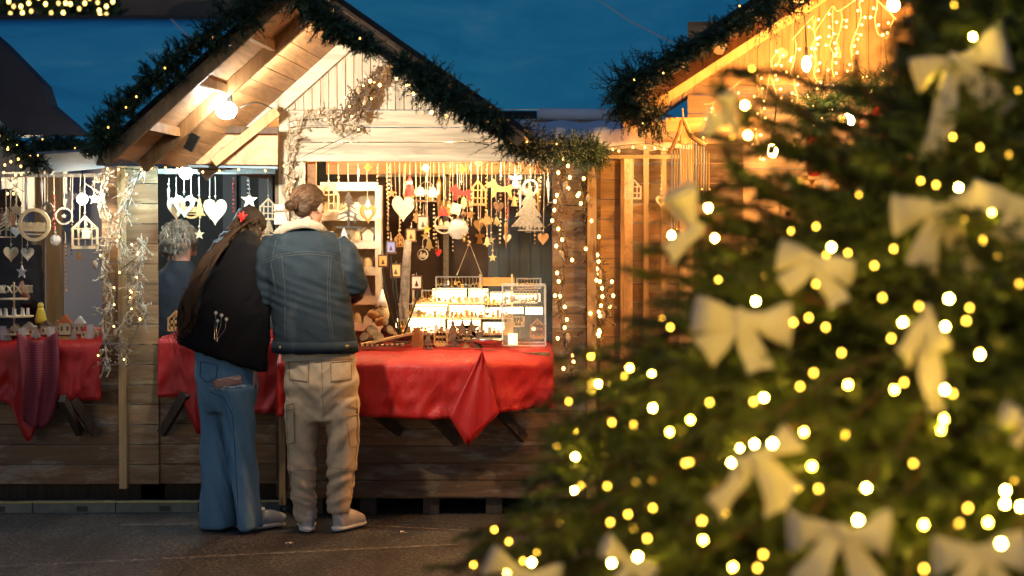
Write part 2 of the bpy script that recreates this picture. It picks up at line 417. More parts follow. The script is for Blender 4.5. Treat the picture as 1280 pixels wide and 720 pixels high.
# ================================================================ HUT ROOFS
KX = .053
def slopes(t, R0, L0, E0, y0, y1, ysof, sk=KX, left_ply=True, thick=.05, sofmat='pine_y'):
    """two roof slopes with boarded underside, running back from y0 to y1; parts of thing t"""
    sh = lambda p, y: V((p.x+(y-y0)*sk, y, p.z))
    up = V((0,0,thick))
    for nm, (A, B) in (('roof', (L0, R0)), ('roof', (E0, R0))):
        g = G(); A0, B0, A1, B1 = sh(A,y0), sh(B,y0), sh(A,y1), sh(B,y1)
        g.add([A0+up*.5,B0+up*.5,B1+up*.5,A1+up*.5, A0+up,B0+up,B1+up,A1+up], [(3,2,1,0),(4,5,6,7),(0,1,5,4),(1,2,6,5),(2,3,7,6),(3,0,4,7)])
        rf = g.build(nm, 'tarpdark', t)
        Ls = (B-A).length; n = max(3, int(Ls/.085)); g = G()
        for i in range(n):
            q0, q1 = i/n+.002, (i+1)/n-.002
            pts = [sh(A.lerp(B,q0),ysof), sh(A.lerp(B,q1),ysof), sh(A.lerp(B,q1),y1-.02), sh(A.lerp(B,q0),y1-.02)]
            g.prism(pts, up*.42)
        g.build('soffit_boards', sofmat, rf)
        g = G(); g.prism([sh(A,y0+.02), sh(B,y0+.02), sh(B,ysof-.02), sh(A,ysof-.02)], up*.42); g.build('soffit_panel', 'ply', rf)
    return sh
def rafter(t, A, B, y, h, th, m='beam', nm='rafter'):
    d = (B-A).normalized(); n = V((d.z,0,-d.x)); 
    if n.z > 0: n = -n
    g = G(); A = V((A.x,y,A.z)); B = V((B.x,y,B.z)); g.prism([A, B, B+n*h, A+n*h], (0,th,0)); return g.build(nm, m, t)
# ---------------------------------------------------------------- HUT A (centre)
YW = 10.6
A_ = thing('market_hut', 'whitewashed wooden hut under the garlanded gable, with jewellery displays in its window', 'market hut', (-.4,11.6,0), 'wooden market huts')
R0 = P(373,-26,8.54); L0 = P(127,196,8.54); E0 = P(655,172,8.54)
sh = slopes(A_, R0, L0, E0, 8.54, 12.9, 9.2)
Rr = lambda y: sh(R0,y); dn = V((0,0,-.004))
for (y, h, th, m) in ((8.545,.045,.03,'beam'), (9.17,.06,.05,'beam'), (10.50,.07,.06,'white_h')):
    rafter(A_, sh(L0,y)+dn, Rr(y)+dn, y, h, th, m); rafter(A_, sh(E0,y)+dn, Rr(y)+dn, y, h, th, m)
for q in (.22,.48,.74):                                    # purlins under the front of the left slope
    for E in (L0, E0):
        c = sh(E,8.58).lerp(Rr(8.58), q); e = sh(E,9.17).lerp(Rr(9.17), q); g = G(); g.bar(c+V((0,0,-.032)), e+V((0,0,-.032)), .028, .042); g.build('purlin', 'beam', A_)
xl, xr = P(349,300,YW).x, P(744,300,YW).x
zt = P(380,137,YW).z
xt0 = P(347,0,YW).x
def rooftop(x):
    a, b = sh(L0,YW), Rr(YW); c = sh(P(688,196,8.54),YW)
    if x < b.x: z = a.z+(b.z-a.z)*(x-a.x)/(b.x-a.x)
    else: z = c.z+(b.z-c.z)*(c.x-x)/(c.x-b.x)
    return z-.075
g = G(); random.seed(2); vplanks(g, xl, sh(E0,YW).x, zt, 3, YW, .046, .02, .005, top=rooftop); g.build('gable_boards', 'white_v', A_)
x1, x2 = P(380,0,YW).x, P(691,0,YW).x; zo = P(500,201,YW).z
g = G(); hs = [(P(0,178,YW).z, zt), (P(0,160,YW).z*0+P(0,178,YW).z, P(0,178,YW).z)]
zb = [zo+.03, zo+.105, zo+.185, zt]
_c, _b = sh(P(688,196,8.54),YW), Rr(YW); xe = lambda z: min(xr, _c.x-(z+.075-_c.z)*(_c.x-_b.x)/(_b.z-_c.z))
for z0, z1 in zip(zb, zb[1:]):
    y_ = YW-.005+random.uniform(0,.002); z1 -= .005; g.prism([(xl+.03,y_,z0),(xe(z0),y_,z0),(xe(z1),y_,z1),(xl+.03,y_,z1)], (0,.026,0))
g.build('header_boards', 'white_h', A_)
g = G(); g.box(((xl+xr)/2, YW-.012, zo+.014), (xr-xl, .05, .036)); g.build('header_trim', 'white_h', A_)
g = G(); g.box((xl+.03, YW-.006, (zt+.86)/2+.1), (.055,.05,zt-.86+.2)); g.build('corner_post', 'white_v', A_)
g = G(); planks(g, xl+.06, x1, .9, zo, YW+.004, .08); g.build('wall_boards', 'white_h', A_)
g = G(); g.box((x1-.012, YW-.02, (zo+.9)/2), (.024,.05,zo-.9)); g.build('window_frame', 'white_v', A_)
g = G(); g.box((x1+.03, YW+.09, (zo+.9)/2), (.05,.05,zo-.9)); g.box(((x1+x2)/2+.03, YW+.62, zo-.02), (x2-x1-.06,.05,.075)); g.box((x2+.035, YW+.09, (zo+.9)/2), (.05,.05,zo-.9)); g.build('inner_frame', wood('dark_orange_pine', (.26,.12,.04), 'X', .5, False), A_)
g = G(); planks(g, x2, xr-.05, .1, zo-.004, YW+.004, .085); g.build('wall_boards', 'brown_h', A_)
g = G(); g.box((xr-.02, YW-.015, zo/2+.03), (.05,.06,zo-.06)); g.build('corner_post', 'oak_z', A_)
g = G(); planks(g, xl+.04, xr-.05, .10, .86, YW+.0, .095, .022, .005); g.build('lower_boards', 'brown_h', A_)
g = G(); g.box((xl+.015, YW-.012, .46), (.035,.05,.80)); g.build('corner_post', 'oak_z', A_)
g = G()
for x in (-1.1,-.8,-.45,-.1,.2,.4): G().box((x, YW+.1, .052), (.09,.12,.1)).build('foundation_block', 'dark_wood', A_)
g = G(); g.box(((xl+xr)/2, 11.7, .11), (xr-xl-.02, 2.15, .04)); g.build('floor_boards', 'brown_h', A_)
M['bluepanel'] = plain('blue_grey_slats', (.075,.105,.13), .5, rnd=(.7,1.3)); M['dkpanel'] = plain('dark_brown_panel', (.065,.032,.016), .6, nz=.3, nscale=5)
g = G(); vplanks(g, P(610,0,12.7).x, xr+.02, .12, 2.2, 12.7, .07); g.build('back_slats', 'bluepanel', A_)
g = G(); g.box(((xl+P(610,0,12.7).x)/2, 12.75, 1.15), (P(610,0,12.7).x-xl, .03, 2.1)); g.build('back_wall', 'dkpanel', A_)
g = G(); g.box((xl-.012, 11.7, 1.05), (.02,2.2,1.9)); g.build('side_wall', 'brown_h', A_)
g = G(); g.box((xr+.02, 11.7, 1.05), (.02,2.2,1.9)); g.build('side_wall', 'brown_h', A_)
g = G(); g.box((P(557,0,12.6).x, 12.62, 1.3), (.035,.03,1.6)); g.box((P(700,0,12.6).x*.0+P(520,0,12.6).x, 12.62, 1.95), (.5,.03,.05)); g.build('window_mullion', 'greywood', A_)
# braces under the counters
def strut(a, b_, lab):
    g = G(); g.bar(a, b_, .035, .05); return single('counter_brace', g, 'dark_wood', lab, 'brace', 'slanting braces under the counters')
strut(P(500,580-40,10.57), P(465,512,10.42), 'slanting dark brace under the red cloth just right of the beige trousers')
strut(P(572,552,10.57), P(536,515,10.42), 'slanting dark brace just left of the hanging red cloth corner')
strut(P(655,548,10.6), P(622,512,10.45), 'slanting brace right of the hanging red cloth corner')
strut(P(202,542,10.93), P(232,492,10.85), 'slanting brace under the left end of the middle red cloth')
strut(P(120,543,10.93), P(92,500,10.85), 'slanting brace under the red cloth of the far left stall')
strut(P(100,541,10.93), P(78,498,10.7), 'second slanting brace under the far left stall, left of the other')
# ---------------------------------------------------------------- HUT B (recessed left bay)
YB = 10.98
B_ = thing('market_hut', 'recessed wooden stall with hanging wooden hearts left of the white gable wall', 'market hut', (-1.8,11.8,0), 'wooden market huts')
xa, xb, xc = P(147,0,YB).x, P(195,0,YB).x, P(346,0,YB).x
g = G(); random.seed(4); planks(g, xa+.04, xb, .12, P(0,206,YB).z, YB, .115, .022, .005); g.build('pillar_boards', wood('tan_boards', (.34,.20,.10), 'X', .6, True, (.7,1.2), worn=(.46,.33,.18)), B_)
g = G(); g.box((xa+.02, YB-.012, 1.05), (.042,.05,1.9)); g.build('corner_post', wood('tan_post', (.44,.28,.13), 'Z'), B_)
g = G(); planks(g, xb, xc, .12, .9, YB+.02, .115, .022, .005); g.build('lower_boards', 'brown_h', B_)
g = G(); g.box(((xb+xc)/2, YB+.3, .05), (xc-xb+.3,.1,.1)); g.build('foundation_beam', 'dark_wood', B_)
g = G(); g.box((P(200,0,YB).x*.5+xc*.5, YB+.05, P(0,214,YB).z), (xc-xb+.1,.03,.03)); g.build('hanging_rail', 'greywood', B_)
g = G(); g.box(((xa+xc)/2, 12.7, 1.1), (xc-xa+.4,.03,2.2)); g.build('back_wall', plain('teal_grey_wall', (.012,.022,.026), .6, nz=.3, nscale=3), B_)
g = G()
for px in (285,303,330): g.box((P(px,0,12.55).x, 12.6, 1.5), (.09 if px!=303 else .04,.03,1.2))
g.build('wall_slats', 'bluepanel', B_)
g = G(); y0 = 10.3; g.prism([P(158,163,y0), P(347,163,y0), P(347,206,y0), P(120,204,y0)], (0,.02,0)); g.build('valance_board', 'ply', B_)
g = G(); g.bar(P(186,161,10.2), P(348,163,10.2), .04, .035); g.build('valance_beam', 'dark_wood', B_)
g = G(); g.bar(P(266,203,10.1), P(346,139,10.2), .03, .05); g.build('brace', 'beam', B_)
g = G(); g.prism([P(120,207,10.2), P(347,211,10.2), P(347,208,11.0), P(120,205,11.0)], (0,0,.012)); g.build('awning', 'bluecanvas', B_)
# ---------------------------------------------------------------- HUT Z (far left)
Z_ = thing('market_hut', 'wooden stall at the left edge of the picture full of hanging glass and wood ornaments', 'market hut', (-2.9,11.8,0), 'wooden market huts')
xz = P(-60,0,YB).x; xq = P(125,0,YB).x
g = G(); planks(g, xz, xa-.003, .12, .93, YB+.004, .115, .022, .005); g.build('lower_boards', 'brown_h', Z_)
g = G(); planks(g, xq, xa-.003, .932, P(0,210,YB).z, YB+.004, .115, .022, .005); g.build('wall_boards', wood('tan_boards_b', (.34,.20,.10), 'X', .6, True, (.75,1.2)), Z_)
g = G(); g.box(((xz+xq)/2, YB+.05, P(0,219,YB).z), (xq-xz,.03,.02)); g.build('hanging_rail', 'greywood', Z_)
g = G(); g.box((xz+.55, YB+.3, .05), (1.2,.1,.1)); g.build('foundation_beam', 'dark_wood', Z_)
g = G(); g.box((P(66,0,12.2).x, 12.2, 1.2), (.10,.05,1.9)); g.box((P(45,0,12.2).x, 12.25, 1.2), (.05,.05,1.9)); g.build('door_post', 'oak_z', Z_)
g = G(); g.box((P(95,0,14.2).x-.1, 14.2, 1.3), (1.6,.03,1.8)); g.build('back_wall', plain('lilac_grey_wall', (.20,.20,.25), .7), Z_)
g = G(); g.box((P(58,0,13.6).x, 13.6, P(0,225,13.6).z), (.28,.03,.42)); g.box((P(15,0,13.6).x, 13.6, P(0,240,13.6).z), (.16,.03,.3)); g.build('shelf_back', 'whitepaint', Z_)
zr0 = P(-80,120,9.4); zr1 = P(66,216,9.9)
g = G(); g.prism([P(-60,140,10.3), P(0,152,10.3), P(62,214,10.3), P(-60,216,10.3)], (0,.03,0)); g.build('gable_boards', 'white_v', Z_)
g = G(); g.prism([P(46,193,9.9), P(128,188,10.1), P(131,210,10.6), P(68,216,10.4)], (0,0,.012)); g.build('awning', 'bluecanvas', Z_)
g = G(); g.bar(P(-40,120,10.2), P(66,216,10.2), .05, .03); g.build('rake_board', 'greywood', Z_)
g = G(); g.prism([P(-200,-120,11.4), P(0,52,11.4), P(52,105,11.4), P(60,130,11.4), P(104,168,11.4), P(-200,172,11.4)], (0,.25,0)); g.build('roof', plain('navy_roof_cover', (.012,.014,.028), .75, nz=.3, nscale=6, bs=.4), Z_)
# ---------------------------------------------------------------- HUT C (small, between)
C_ = thing('market_hut', 'narrow orange pine stall under a cream canopy between the two gabled huts', 'market hut', (.75,11.8,0), 'wooden market huts')
YC = 10.75
g = G(); planks(g, P(745,0,YC).x, P(776,0,YC).x, .1, P(0,190,YC).z, YC, .11, .022, .004); g.build('wall_boards', 'oak_h', C_)
g = G(); planks(g, P(776,0,YC).x, P(980,0,YC).x, .1, .88, YC+.02, .11, .022, .004); g.build('lower_boards', 'brown_h', C_)
g = G(); g.box((P(778,0,YC).x, YC-.01, 1.0), (.02,.05,1.95)); g.build('door_jamb', 'oak_z', C_)
g = G(); g.box((P(786,0,11.4).x, 11.4, 1.3), (.05,.03,1.4)); g.build('inner_door', 'ply', C_)
g = G(); planks(g, P(765,0,11.6).x, P(930,0,11.6).x, .3, 2.1, 11.6, .12); g.build('back_wall', 'brown_h', C_)
g = G(); g.box((P(808,0,11.3).x, 11.3, 1.2), (.03,.04,1.7)); g.box((P(830,0,11.3).x, 11.3, 1.2), (.03,.04,1.7)); g.build('inner_post', 'brown_z', C_)
g = G(); g.bar(P(755,196,10.6), P(850,196,10.6), .02, .02); g.build('hanging_rail', 'palewood', C_)
M['whitecanvas'] = plain('white_canvas', (.82,.80,.78), .8, nz=.06, nscale=5, bs=.25)
g = G(); rows = []
for j in range(9):
    q = j/8; row = []
    for i in range(22):
        px = 640+i*10.5; p = P(px, 152, 12.6).lerp(P(px+6, 184-2*math.sin(i*.3), 10.5), q); p.z += .03*math.sin(q*PI)+.008*math.sin(i*1.3+q*3); row.append(p)
    rows.append(row)
solidify(g.grid(rows).build('canopy', 'whitecanvas', C_, smooth=True), .008)
rows = []
g = G(); rows = [[P(755+i*4.2, 184-3*math.sin(i/19*PI), 10.47) for i in range(20)], [P(755+i*4.2, 189-4*math.sin(i/19*PI), 10.47) for i in range(20)]]
solidify(g.grid(rows).build('canopy_edge', 'canvas', C_), .01)
g = G(); g.tube([P(673,143,12.6), P(775,144,12.6)], .042, 12); g.build('rolled_canvas', 'whitecanvas', C_, smooth=True)
g = G(); g.prism([P(632,150,12.62), P(632,183,12.62), P(845,183,12.62), P(845,150,12.62)], (0,.03,0)); g.build('upper_sheet', 'whitecanvas', C_)
g = G(); g.box(P(650,144,12.6), (.22,.1,.05)); g.build('dark_beam', 'tarpdark', C_)
# ---------------------------------------------------------------- HUT D (right)
D_ = thing('market_hut', 'glowing orange pine hut behind the fir tree, hung with icicle lights', 'market hut', (2.2,11.8,0), 'wooden market huts')
R1 = P(1215,-165,8.9); L1 = P(770,122,8.9); E1 = P(1660,122,8.9)
sh1 = slopes(D_, R1, L1, E1, 8.9, 13.2, 9.5, .07, sofmat='pine_y')
for (y, h, th) in ((8.905,.05,.03), (9.5,.075,.05), (10.5,.07,.05)):
    rafter(D_, sh1(L1,y)+dn, sh1(R1,y)+dn, y, h, th); rafter(D_, sh1(E1,y)+dn, sh1(R1,y)+dn, y, h, th)
for q in (.06,.3,.54,.78):
    c = sh1(L1,8.95).lerp(sh1(R1,8.95), q); e = sh1(L1,9.5).lerp(sh1(R1,9.5), q); g = G(); g.bar(c+V((0,0,-.035)), e+V((0,0,-.035)), .05, .06); g.build('purlin', 'beam', D_)
def top1(x):
    a, b = sh1(L1,YW), sh1(R1,YW); c = sh1(E1,YW)
    return (a.z+(b.z-a.z)*(x-a.x)/(b.x-a.x) if x < b.x else c.z+(b.z-c.z)*(c.x-x)/(c.x-b.x))-.08
g = G(); vplanks(g, P(860,0,YW).x, P(1500,0,YW).x, P(0,97,YW).z, 4, YW+.3, .07, .02, .004, top=top1); g.build('gable_boards', 'oak_z', D_)
g = G(); g.box((P(1180,0,YW).x, YW+.28, P(0,97,YW).z), (2.9,.05,.04)); g.build('tie_beam', 'oak_h', D_)
g = G(); g.box((P(886,0,YW).x, YW-.3, P(0,156,10.3).z), (.52,.05,.075)); g.build('head_beam', 'oak_h', D_)
for px in (860,1135,1400): g = G(); g.box((P(px,0,YW).x, YW+.05, 1.15), (.07,.07,2.1)); g.build('post', 'oak_z', D_)
g = G(); planks(g, P(860,0,12.6).x, P(1600,0,12.6).x, .3, 2.95, 12.6, .12); g.build('back_wall', 'oak_h', D_)
g = G(); g.box((P(1075,0,11).x, 11.0, P(0,222,11).z), (.62,.25,.025)); g.box((P(1075,0,11).x, 11.0, P(0,172,11).z), (.5,.2,.025)); 
for px in (1043,1062,1075,1130): g.box((P(px,0,11).x, 11.1, P(0,197,11).z), (.02,.03,.22))
g.build('shelf', 'oak_h', D_)
g = G(); planks(g, P(980,0,YW).x, P(1600,0,YW).x, .1, .95, YW, .11); g.build('lower_boards', 'brown_h', D_)
g = G(); g.box((P(1230,0,10.5).x, 10.75, .97), (2.9,.9,.03)); g.build('counter', 'oak_h', D_)
# cable duct along the stall fronts
t = thing('cable_duct', 'low grey cable cover with yellow edge running along the foot of the stalls', 'cable duct', P(100,643,10.75))
g = G(); y2 = G(); gp = G()
a, b_ = P(-60,643,10.7), P(352,643,10.75); a.z = b_.z = .03
for k in range(4):
    q0, q1 = a.lerp(b_, k/4+.002), a.lerp(b_, (k+1)/4-.002); g.bar(q0, q1, .1, .055); y2.bar(q0+V((0,-.045,.03)), q1+V((0,-.045,.03)), .012, .006)
    mid = q0.lerp(q1,.6); G().box(mid+V((0,-.052,-.005)), (.06,.008,.03)).build('joint_slot', 'black', t)
g.build('cover', plain('grey_duct', (.14,.14,.12), .6, nz=.3, nscale=12), t); y2.build('edge_strip', plain('yellow_edge', (.45,.36,.05), .6), t)
# ================================================================ LAMPS
def lamp(label, p, r, m, hang=None, cat='lamp', nm='hanging_lamp', housing=True, rz=None):
    t = thing(nm, label, cat, p, None)
    g = G(); g.ball(p, r, r, rz or r, 14, 10); g.build('bulb', m, t, smooth=True)
    if housing:
        g = G(); q = V(p)+V((0,0,(rz or r)*.9)); g.lathe(q, [(r*.35,0),(r*.42,.01),(r*.4,.045),(r*.2,.055)], 12); g.build('socket', 'black', t, smooth=False)
    if hang is not None:
        g = G(); g.tube([V(p)+V((0,0,(rz or r)+.04)), hang], .004, 5); g.build('cable', 'black', t)
    return t
pl1 = P(283,138,9.12)
t = thing('flood_lamp', 'bright white flood lamp glaring under the left roof slope of the central gable', 'lamp', pl1)
g = G(); g.ball(pl1, .05, .02, .042, 16, 10); g.build('lens', 'lamp_w', t, smooth=True)
g = G(); g.box(pl1+V((0,.05,0)), (.075,.05,.06)); g.box(pl1+V((0,.08,.06)), (.03,.03,.06)); g.build('housing', 'black', t)
g = G(); g.tube(catmull([pl1+V((.04,.05,.01)), P(320,128,9.6), P(345,138,10.4)]), .004, 5); g.build('cable', 'black', t)
sd = bpy.data.lights.new('flood_spot', 'SPOT'); sd.energy = 105; sd.spot_size = 2.5; sd.spot_blend = .7; sd.shadow_soft_size = .03; sd.color = (1,.88,.68)
sp_ = bpy.data.objects.new('flood_spot', sd); col.objects.link(sp_); sp_.parent = t; sp_.location = V((.085,.04,-.01)); sp_.rotation_euler = (P(520,150,10.6)-pl1).to_track_quat('-Z','Y').to_euler()
t = thing('flood_lamp', 'unlit black lamp box hanging from the dark beam left of the glaring lamp', 'lamp', P(238,168,9.35))
g = G(); q = Matrix.Rotation(.5, 3, 'Y'); g.box(P(240,178,9.35), (.045,.05,.085), q); g.build('housing', 'black', t); g = G(); g.tube([P(236,165,9.35), P(239,175,9.35)], .006); g.build('bracket', 'black', t)
lamp('cool blue-white lamp above the hanging hearts of the recessed left stall', P(232,216,10.72), .036, 'lamp_c', P(232,206,10.9))
lamp('white lamp shining among the ornaments of the far left stall', P(103,249,10.70), .03, emit('lamp_white_b', (1,.84,.60), 200), P(103,205,10.9))
lamp('added unseen warm bulb deep inside the far left stall, above the goods', P(40,200,12.8), .04, emit('fill_bulb_z', (1,.8,.5), 500), P(40,180,12.8))  # unseen bulb added to brighten the backdrop of this stall
lamp('added unseen warm bulb inside the left stall, above the hearts', P(262,196,11.3), .03, emit('fill_bulb_c', (1,.85,.6), 330), P(262,180,11.3))  # added fill bulb, hidden behind the valance, that lights the stall keeper
for x in (430,560,650):
    lamp('warm bulb under the ceiling of the whitewashed hut, above the %s' % {430:'white shelf',560:'row of pendants',650:'blue-grey slats'}[x], P(x,188,10.76), .016, 'lamp_in', P(x,176,10.76))
lamp('long glowing bulb hanging at the left of the orange gable', P(1008,80,9.85), .022, 'lamp_o', P(1006,20,9.85), rz=.04)
lamp('round glowing bulb at the top of the orange gable', P(1117,6,9.85), .034, 'lamp_o', P(1117,-40,9.85))
lamp('glowing bulb low behind the fir tree, in front of the orange stall shelf', P(966,188,9.9), .028, 'lamp_o', P(972,120,9.9), rz=.036)
lamp('small bright lamp over the white card of the orange stall', P(1130,182,10.4), .03, emit('lamp_d', (1,.75,.4), 300), P(1130,150,10.4))
lamp('warm bulb inside the orange stall behind the golden glassware', P(1060,150,11.6), .04, emit('lamp_e', (1,.6,.22), 1600), P(1060,110,11.6))
lamp('warm bulb inside the narrow pine stall between the huts', P(800,180,11.0), .03, emit('lamp_f', (1,.55,.2), 350), P(800,160,11.0))
# ================================================================ CLOTHS
m, nt, b = newmat('red_satin'); co = coords(nt)
b.inputs['Base Color'].default_value = (.45,.008,.006,1); b.inputs['Roughness'].default_value = .5; b.inputs['Sheen Weight'].default_value = .10; b.inputs['Sheen Tint'].default_value = (1,.6,.55,1)
n_ = noise_tex(nt, coords(nt, (9,9,3)), 1.2, 6, .6, 1.5); bump(nt, b, n_, .45, .02); M['satin'] = m
def cloth(label, front, top_z, edge_z, bot_z, back_y, wav=.012, tails=None, seed=0):
    """front: list of (x,y) along the hanging edge; tails: function(s)->extra drop"""
    rows = []; n = 90; pts = []
    acc = [0]
    for a, b_ in zip(front, front[1:]): acc.append(acc[-1]+math.hypot(b_[0]-a[0], b_[1]-a[1]))
    for i in range(n+1):
        s = acc[-1]*i/n; k = max(j for j in range(len(acc)) if acc[j] <= s+1e-9); k = min(k, len(front)-2)
        q = (s-acc[k])/(acc[k+1]-acc[k]); a, b_ = front[k], front[k+1]
        nx, ny = (b_[1]-a[1]), -(b_[0]-a[0]); l = math.hypot(nx, ny)
        pts.append((a[0]+(b_[0]-a[0])*q, a[1]+(b_[1]-a[1])*q, nx/l, ny/l, s))
    prof = [('t',0),('t',.5),('t',.9),('t',1)] + [('e',k/3) for k in range(1,4)] + [('d',k/14) for k in range(1,15)]
    for kind, q in prof:
        row = []
        for (x, y, nx, ny, s) in pts:
            w1 = 1.5*noise.noise(V((s*7, seed*3.1, q*1.2)))+.9*(1-2*abs(noise.noise(V((s*13+q*2, seed, q*2)))))-.5
            if kind == 't': p = V((x, back_y+(y+.13-back_y)*q, top_z+.003*w1))
            elif kind == 'e': p = V((x, y+.13*(1-q), top_z+(edge_z-top_z)*q**1.4+.004*w1))
            else:
                bz = bot_z+(tails(s/acc[-1]) if tails else 0)
                p = V((x+nx*(wav*2.2*q*w1), y+ny*(.01+wav*2.2*q*w1)-.006*noise.noise(V((s*4, q*5, seed))), edge_z+(bz-edge_z)*q))
            row.append(p)
        rows.append(row)
    g = G(); g.grid(rows); c = [v for v in g.v]
    o = single('tablecloth', g, 'satin', label, 'tablecloth', 'red tablecloths on the stall counters', True, origin=V((front[0][0]*.5+front[-1][0]*.5, front[0][1]+.3, edge_z)))
    return solidify(o, .003)
Dc = 10.36
fr = [(P(344,0,Dc).x, Dc), (P(588,0,Dc).x, Dc), (P(692,0,10.62).x, 10.52)]
ez = P(400,455,Dc).z; TZ = .915
cloth('red satin cloth over the jewellery counter behind the man in the denim jacket', fr, TZ, ez, P(0,521,Dc).z, 11.5, .012, lambda s: .028*max(0,s-.7)/.3+.012*math.sin(s*9), 1)
g = G(); rows = []                                    # folded corner lapping over the front
tp = P(603,437,10.38); lf = P(562,520,Dc-.03); bt_ = P(584,557,Dc-.035); rt = P(624,516,Dc+.02)
g = G(); rows = []
for j in range(15):
    q = j/14; a = tp.lerp(lf, q); c_ = tp.lerp(rt, q); row = []
    for i in range(17):
        s = i/16; p = a.lerp(c_, s)
        drop = (1-abs(s-.36)/(.36 if s < .36 else .64))*max(0, q-.0)**3*(.168)
        p.z -= drop; p.y -= .018+.018*math.sin(s*PI)*q+.006*math.sin(s*13+q*3); row.append(p)
    rows.append(row)
g.grid(rows); o = single('tablecloth', g, 'satin', 'pointed red cloth corner hanging below the rest of the jewellery counter cloth', 'tablecloth', 'red tablecloths on the stall counters', True); solidify(o, .003)
Dd = 10.88
zf = lambda s: (-.16*max(0, (s-.22)/.12) if s < .34 else -.16*max(0,1-(s-.34)/.05)) if s > .22 else 0
cloth('red satin cloth with a long hanging fold, left of the woman', [(P(195,0,Dd).x, Dd), (P(346,0,Dd).x, Dd)], .965, P(0,425,Dd).z, P(0,496,Dd).z, 11.9, .014,
      lambda s: (-.21*min(1, max(0, (s-.2)/.12)) if s < .36 else -.09), 2)
cloth('red satin cloth of the far left stall with a low swag in its middle', [(P(-50,0,Dd).x, Dd), (P(5,0,Dd).x, Dd), (P(124,0,Dd).x, Dd)], .975, P(0,432,Dd).z, P(0,500,Dd).z, 11.9, .014,
      lambda s: -.235*math.exp(-((s-.47)/.09)**2), 3)
for (x0, x1_, y0, y1, z, par) in ((fr[0][0]+.02, .22, 10.55, 11.5, TZ, A_), (P(197,0,10.9).x, P(344,0,10.9).x, 11.06, 11.9, .965, B_), (P(-50,0,10.9).x, P(123,0,10.9).x, 11.06, 11.9, .975, Z_)):
    g = G(); g.box(((x0+x1_)/2, (y0+y1)/2, z-.024), (x1_-x0-.02, y1-y0, .03)); g.build('counter', 'brown_h', par)
# dark red striped shawl over the far left cloth
m, nt, b = newmat('striped_shawl'); co = coords(nt, (1,1,1)); wv = N(nt, 'ShaderNodeTexWave'); wv.bands_direction = 'Z'; wv.inputs['Scale'].default_value = 22; wv.inputs['Distortion'].default_value = 1; L(nt, co, wv.inputs[0])
L(nt, ramp(nt, wv.outputs['Fac'], [(.3,(.20,.010,.012)),(.7,(.20,.035,.06))]), b.inputs['Base Color']); b.inputs['Roughness'].default_value = .8; M['shawl'] = m
rows = []
for j in range(22):
    q = j/21; row = []
    cx = 46+4*math.sin(q*3); w_ = 26 if q < .15 else 26-6*(q-.15)
    for i in range(15):
        s = i/14*2-1; y = 418+q*110+8*math.cos(s*2); p = P(cx+s*w_*(1-.35*max(0,q-.7)), y, 10.86-.05*math.sin(PI*min(1,q*2)/2)-.02*math.cos(s*7+q*2))
        row.append(p)
    rows.append(row)
g = G(); g.grid(rows); solidify(single('shawl', g, 'shawl', 'dark red striped shawl hanging over the cloth of the far left stall', 'shawl', None, True), .006)
# ================================================================ FIGURES
def organic(name, shapes, m, parent, voxel=.012, smooth=4, folds=None, tex=None):
    """closed lofts merged into one continuous skin"""
    g = shapes; me = g.mesh(name+'_tmp'); bm = bmesh.new(); bm.from_mesh(me); bmesh.ops.recalc_face_normals(bm, faces=bm.faces); bm.to_mesh(me); bm.free()
    o = bpy.data.objects.new(name+'_tmp', me); col.objects.link(o)
    md = o.modifiers.new('r', 'REMESH'); md.mode = 'VOXEL'; md.voxel_size = voxel
    if smooth: s = o.modifiers.new('s', 'SMOOTH'); s.iterations = smooth; s.factor = .5
    dg = bpy.context.evaluated_depsgraph_get(); dg.update(); ev = o.evaluated_get(dg); new = bpy.data.meshes.new_from_object(ev)
    bpy.data.objects.remove(o); 
    if folds:
        cs = [(v.co.copy(), v.normal.copy()) for v in new.vertices]
        for v, (c, n) in zip(new.vertices, cs): v.co = c + n*folds(c, n)
    bvh = BVHTree.FromPolygons([v.co.copy() for v in new.vertices], [tuple(p.vertices) for p in new.polygons])
    og = V(parent['_o']) if parent is not None else V((0,0,0))
    for v in new.vertices: v.co -= og
    new.polygons.foreach_set('use_smooth', [True]*len(new.polygons)); new.materials.clear(); new.materials.append(M[m] if isinstance(m, str) else m)
    o = bpy.data.objects.new(name, new); col.objects.link(o); o.parent = parent; o['_o'] = list(og)
    if parent is not None and parent.type != 'EMPTY': pass
    return o, bvh
def limb(g, pts, rads, n=14, side=V((1,0,0))):
    g.tube(pts, rads, n, True, .5, side=side)
def fold(sx, sy, sz, amp, sh=0, rid=True):
    def f(c, n):
        a = noise.noise(V((c.x*sx, c.y*sy, c.z*sz+c.x*sh)))
        b_ = noise.noise(V((c.x*sx*2.3+9, c.y*sy*2.3, c.z*sz*2.3+c.x*sh*2)))
        return amp*((1-2*abs(a) if rid else a)-.4) + amp*.45*b_
    return f
def hit(bvh, px, py, off=.003):
    d = ray(px, py).normalized(); h = bvh.ray_cast(CAM, d)
    return (h[0]-d*off) if h[0] is not None else None
def seam(bvh, pts, r, m, nm, parent, off=.001, per=5):
    pp = []; 
    for a, b_ in zip(pts, pts[1:]):
        for k in range(per): pp.append((a[0]+(b_[0]-a[0])*k/per, a[1]+(b_[1]-a[1])*k/per))
    pp.append(pts[-1]); ps = [hit(bvh, x, y, off) for x, y in pp]; ps = [p for p in ps if p is not None]
    if len(ps) > 1:
        g = G(); g.tube(ps, r, 5); return g.build(nm, m, parent)
